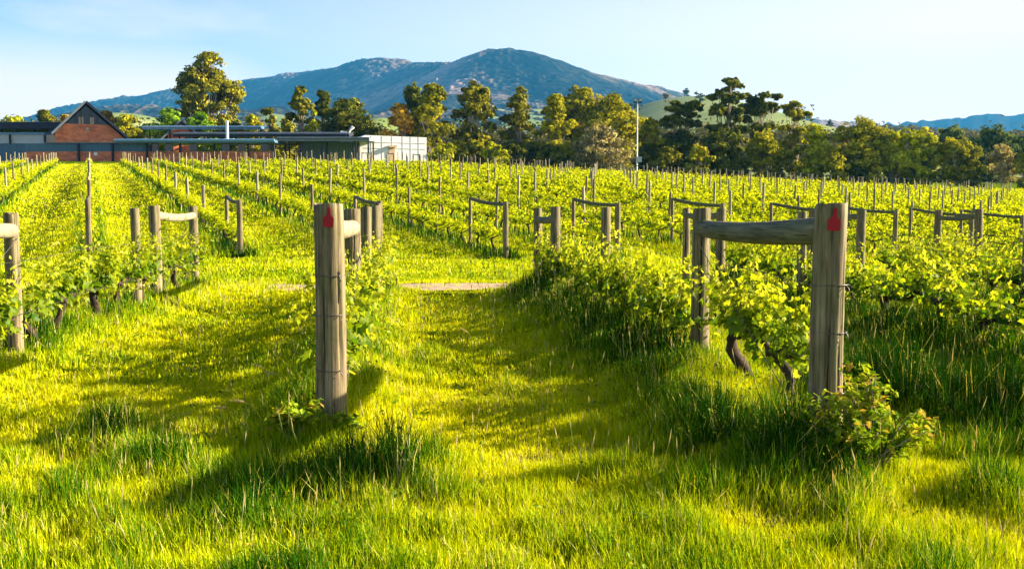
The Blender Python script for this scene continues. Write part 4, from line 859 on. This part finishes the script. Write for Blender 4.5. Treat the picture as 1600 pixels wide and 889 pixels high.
# B: long low wall and verandah in front
D = 138.0; t = empty('winery_verandah', (WX(240, D), D, gz(WX(240, D), D))); t0 = t.location.copy()
mb = MB(); pbox(mb, 44, 432, 238, 258, D, .4); sub(t0, 'brick_base', mb, M['brick'], t)
mb = MB(); pbox(mb, 44, 236, 225.5, 237.7, D + .05, .3); sub(t0, 'corrugated_wall', mb, M['blue_corr'], t)
mb = MB(); x0, x1 = WX(190, D), WX(436, D); box(mb, x0, x1, D - 1.4, D + 5, WZ(225, D), WZ(221, D)); sub(t0, 'roof', mb, M['blue_roof'], t)
mb = MB(); tube(mb, [(x0, D - 1.55, WZ(221.6, D)), (x1, D - 1.55, WZ(221.3, D))], .16, 8); sub(t0, 'gutter', mb, flat_mat('blue_gutter', (.22, .42, .62), .35, .2), t)
mb = MB(); box(mb, WX(76, D), WX(189.6, D), D - .3, D + 3, WZ(225.2, D), WZ(223.8, D)); sub(t0, 'coping', mb, M['slate_roof'], t)
for p in (127, 180, 233, 285, 338, 390, 430):
    mb = MB(); pbox(mb, p - 1.2, p + 1.2, 225.6, 258, D - .45, .35); sub(t0, 'column', mb, M['dark_steel'], t)
for p in (240, 262, 300, 350, 375, 410):
    mb = MB(); pbox(mb, p, p + 12, 226, 237.5, D + .5, .2); sub(t0, 'window', mb, M['glass'], t)
mb = MB(); pbox(mb, 151.5, 156.5, 239, 244, D - .07, .05); sub(t0, 'notice_board', mb, M['white_paint'], t)
tag(t, 'long low verandah with blue roof, blue corrugated wall and red brick base', 'building')
# C: left flat-roofed wing
D = 147.0; t = empty('flat_roof_wing', (WX(30, D), D, gz(WX(30, D), D))); t0 = t.location.copy()
mb = MB(); pbox(mb, -60, 106, 193, 203, D, 9); sub(t0, 'roof', mb, M['dark_steel'], t)
mb = MB(); pbox(mb, -60, 106, 192.3, 192.95, D - .1, 9.2); sub(t0, 'roof_edge', mb, M['slate_roof'], t)
mb = MB(); pbox(mb, 82, 99, 203.1, 258, D + 1, 6); sub(t0, 'side_wall', mb, flat_mat('navy_wall', (.05, .09, .16), .5), t)
for p in (-20, 8, 33, 60): 
    mb = MB(); pbox(mb, p, p + 2, 203.1, 256, D + 1, .3); sub(t0, 'column', mb, M['dark_steel'], t)
mb = MB(); pbox(mb, -60, 75, 212, 225.5, D - 4, 2.5); sub(t0, 'wall_panel', mb, M['grey_panel'], t)
mb = MB(); pbox(mb, -60, 76, 208.6, 211.9, D - 4.2, 3.2); sub(t0, 'parapet', mb, M['blue_roof'], t)
mb = MB(); pbox(mb, 77, 94, 212, 224.5, D - 4, 3); sub(t0, 'cream_wall', mb, M['cream'], t)
mb = MB(); pbox(mb, -60, 94, 225.7, 256, D - 3.9, 2); sub(t0, 'lower_wall', mb, M['blue_corr'], t)
for p in (20.5, 74.5): mb = MB(); pbox(mb, p, p + 1.6, 211.9, 226, D - 4.4, .35); sub(t0, 'mullion', mb, M['dark_steel'], t)
tag(t, 'flat dark-roofed wing with pale grey panels left of the brick gable', 'building')
# D: small second gable
D = 168.0; t = empty('brick_annex', (WX(288, D), D, gz(WX(288, D), D))); t0 = t.location.copy(); gx2 = lambda p: WX(p, D); gz2 = lambda p: WZ(p, D)
mb = MB(); prism(mb, [(gx2(268), gz2(245)), (gx2(308), gz2(245)), (gx2(308), gz2(213)), (gx2(288), gz2(195)), (gx2(268), gz2(213))], D, D + 14); sub(t0, 'wall', mb, M['brick'], t)
for (xa, ya, xb, yb) in ((288, 191.5, 258, 222), (288, 191.5, 316, 216)):
    mb = MB(); p = np.array([gx2(xa), gz2(ya)]); q = np.array([gx2(xb), gz2(yb)]); nn = np.array([-(q - p)[1], (q - p)[0]]); nn /= np.linalg.norm(nn); nn *= np.sign(nn[1]) * .3; prism(mb, [tuple(p), tuple(q), tuple(q + nn), tuple(p + nn)], D - .8, D + 15); sub(t0, 'roof', mb, M['slate_roof'], t)
t.rotation_euler.z = R(22.8)
tag(t, 'small brick gable seen between the layered blue roofs', 'building')
# E: upper long blue roof on slender posts, and the lower dark one
def canopy(nm, px0, px1, py0, py1, D, depth, mat, cols, lab, gut=None):
    t = empty(nm, (WX((px0 + px1) / 2, D), D, gz(WX((px0 + px1) / 2, D), D))); t0 = t.location.copy(); mb = MB()
    V = []; xa, xb, zt, zb = WX(px0, D), WX(px1, D), WZ(py0, D), WZ(py1, D)
    mb.add([(xa, D, zb), (xb, D, zb), (xb, D, zt), (xa, D, zt), (xa, D + depth, zb + .5), (xb, D + depth, zb + .5), (xb, D + depth, zt + .5), (xa, D + depth, zt + .5)], [(0, 1, 2, 3), (5, 4, 7, 6), (3, 2, 6, 7), (1, 0, 4, 5), (0, 3, 7, 4), (2, 1, 5, 6)]); sub(t0, 'roof', mb, mat, t)
    for c in cols: mb = MB(); tube(mb, [(WX(c, D), D + depth * .5, gz(WX(c, D), D) - .5), (WX(c, D), D + depth * .5, zb + .15)], .12, 8); sub(t0, 'column', mb, M['dark_steel'], t)
    if gut: mb = MB(); tube(mb, [(xa, D - .15, zt - .06), (xb, D - .15, zt - .06)], .13, 8); sub(t0, 'gutter', mb, gut, t)
    tag(t, lab, 'roof'); return t, t0
gut = bpy.data.materials['blue_gutter']
canopy('walkway_roof', 228, 412, 199.5, 204, 158.0, 5, M['blue_roof'], (230, 262, 330, 405), 'long upper blue roof crossing before the small brick gable', gut)
canopy('pergola_roof', 275, 548, 210, 215.5, 150.0, 4, M['dark_steel'], (278, 345, 415, 450, 492, 545), 'long dark middle roof strip dotted with small lights', M['slate_roof'])
t, t0 = canopy('open_shed', 436, 579, 216.5, 222, 139.0, 9, M['slate_roof'], (437, 504, 554, 578), 'open shed with grey-blue roof and pale green corrugated wall', M['slate_roof'])
t['category'] = 'shed'; mb = MB(); pbox(mb, 476, 562, 223, 258, 146.0, .3); sub(t0, 'wall', mb, M['green_corr'], t)
for p in (504, 554, 577): mb = MB(); pbox(mb, p - 1.1, p + 1.1, 222.2, 258, 139.3, .3); sub(t0, 'front_column', mb, M['dark_steel'], t)
# F: white panel building
D = 146.0; t = empty('white_building', (WX(617, D), D, gz(WX(617, D), D))); t0 = t.location.copy(); gx3 = lambda p: WX(p, D); gz3 = lambda p: WZ(p, D)
mb = MB(); prism(mb, [(gx3(563), gz3(265)), (gx3(670), gz3(265)), (gx3(670), gz3(215)), (gx3(571), gz3(214)), (gx3(563), gz3(218))], D, D + 14); wl_ = sub(t0, 'wall', mb, M['white'], t)
mb = MB()
for p in (581, 598, 614, 631, 644, 657): box(mb, gx3(p) - .035, gx3(p) + .035, D - .03, D, gz3(262), gz3(214.8))
for p in (224, 233): box(mb, gx3(571), gx3(669.8), D - .06, D - .035, gz3(p) - .03, gz3(p) + .03)
mb.build('panel_joint', M['joint'], wl_)
mb = MB(); pbox(mb, 607, 620, 228.5, 231.5, D - .5, .45); sub(t0, 'door_canopy', mb, M['tan'], t)
mb = MB(); pbox(mb, 608.5, 618, 231.6, 262, D - .12, .1); dr = sub(t0, 'door', mb, M['tan'], t)
t.rotation_euler.z = R(22.8)
tag(t, 'white panel-walled building at the right end of the winery', 'building')
# white vent pipe on the roof, sails, light pole
D = 139.5; x = WX(359, D); t = empty('vent_pipe', (x, D, WZ(221, D))); mb = MB(); tube(mb, [(0, 0, 0), (0, 0, WZ(192, D) - WZ(221, D))], .2, 12); mb.build('pipe', M['white_paint'], t, smooth=True)
mb = MB(); tube(mb, [(0, 0, WZ(192, D) - WZ(221, D) + .01), (0, 0, WZ(191, D) - WZ(221, D))], .27, 12); mb.build('cap', M['white_paint'], t); mb = MB(); box(mb, -.4, .9, -.3, .3, .01, .25); mb.build('base', M['white_paint'], t); tag(t, 'tall white pipe rising from the long blue roof', 'pipe')
D = 152.0; t = empty('roof_vent', (WX(547, D), D, WZ(211, D))); mb = MB(); tube(mb, [(0, 0, 0), (.2, 0, .5), (.7, 0, 1.1)], [.16, .13, .3], 8); mb.build('duct', M['white_paint'], t); mb = MB(); tube(mb, [(-1.2, 0, .1), (-.3, 0, .1)], [.35, .25], 8); mb.build('fan_box', M['white_paint'], t); tag(t, 'small white duct at the right end of the dark roof strip', 'vent')
D = 133.0; x = WX(994, D); z0 = gz(x, D); t = empty('light_pole', (x, D, z0)); Hh = WZ(160, D) - z0
mb = MB(); tube(mb, [(0, 0, -.3), (0, 0, Hh)], [.11, .06], 12); mb.build('pole', M['white_paint'], t, smooth=True)
mb = MB(); box(mb, -.5, .5, -.05, .05, Hh - .32, Hh - .2); mb.build('crossarm', M['dark_steel'], t)
for s in (-.36, .34): mb = MB(); box(mb, s - .24, s + .24, -.4, .1, Hh - .18, Hh + .28); h_ = mb.build('floodlight', M['dark_steel'], t); mb = MB(); box(mb, s - .22, s + .22, -.43, -.405, Hh - .13, Hh + .22); mb.build('lens', M['grey_panel'], h_)
mb = MB(); box(mb, -.1, .6, -.3, .2, 1.9, 2.6); mb.build('control_box', M['grey_panel'], t)
tag(t, 'tall white floodlight pole at the top edge of the vineyard', 'light pole')
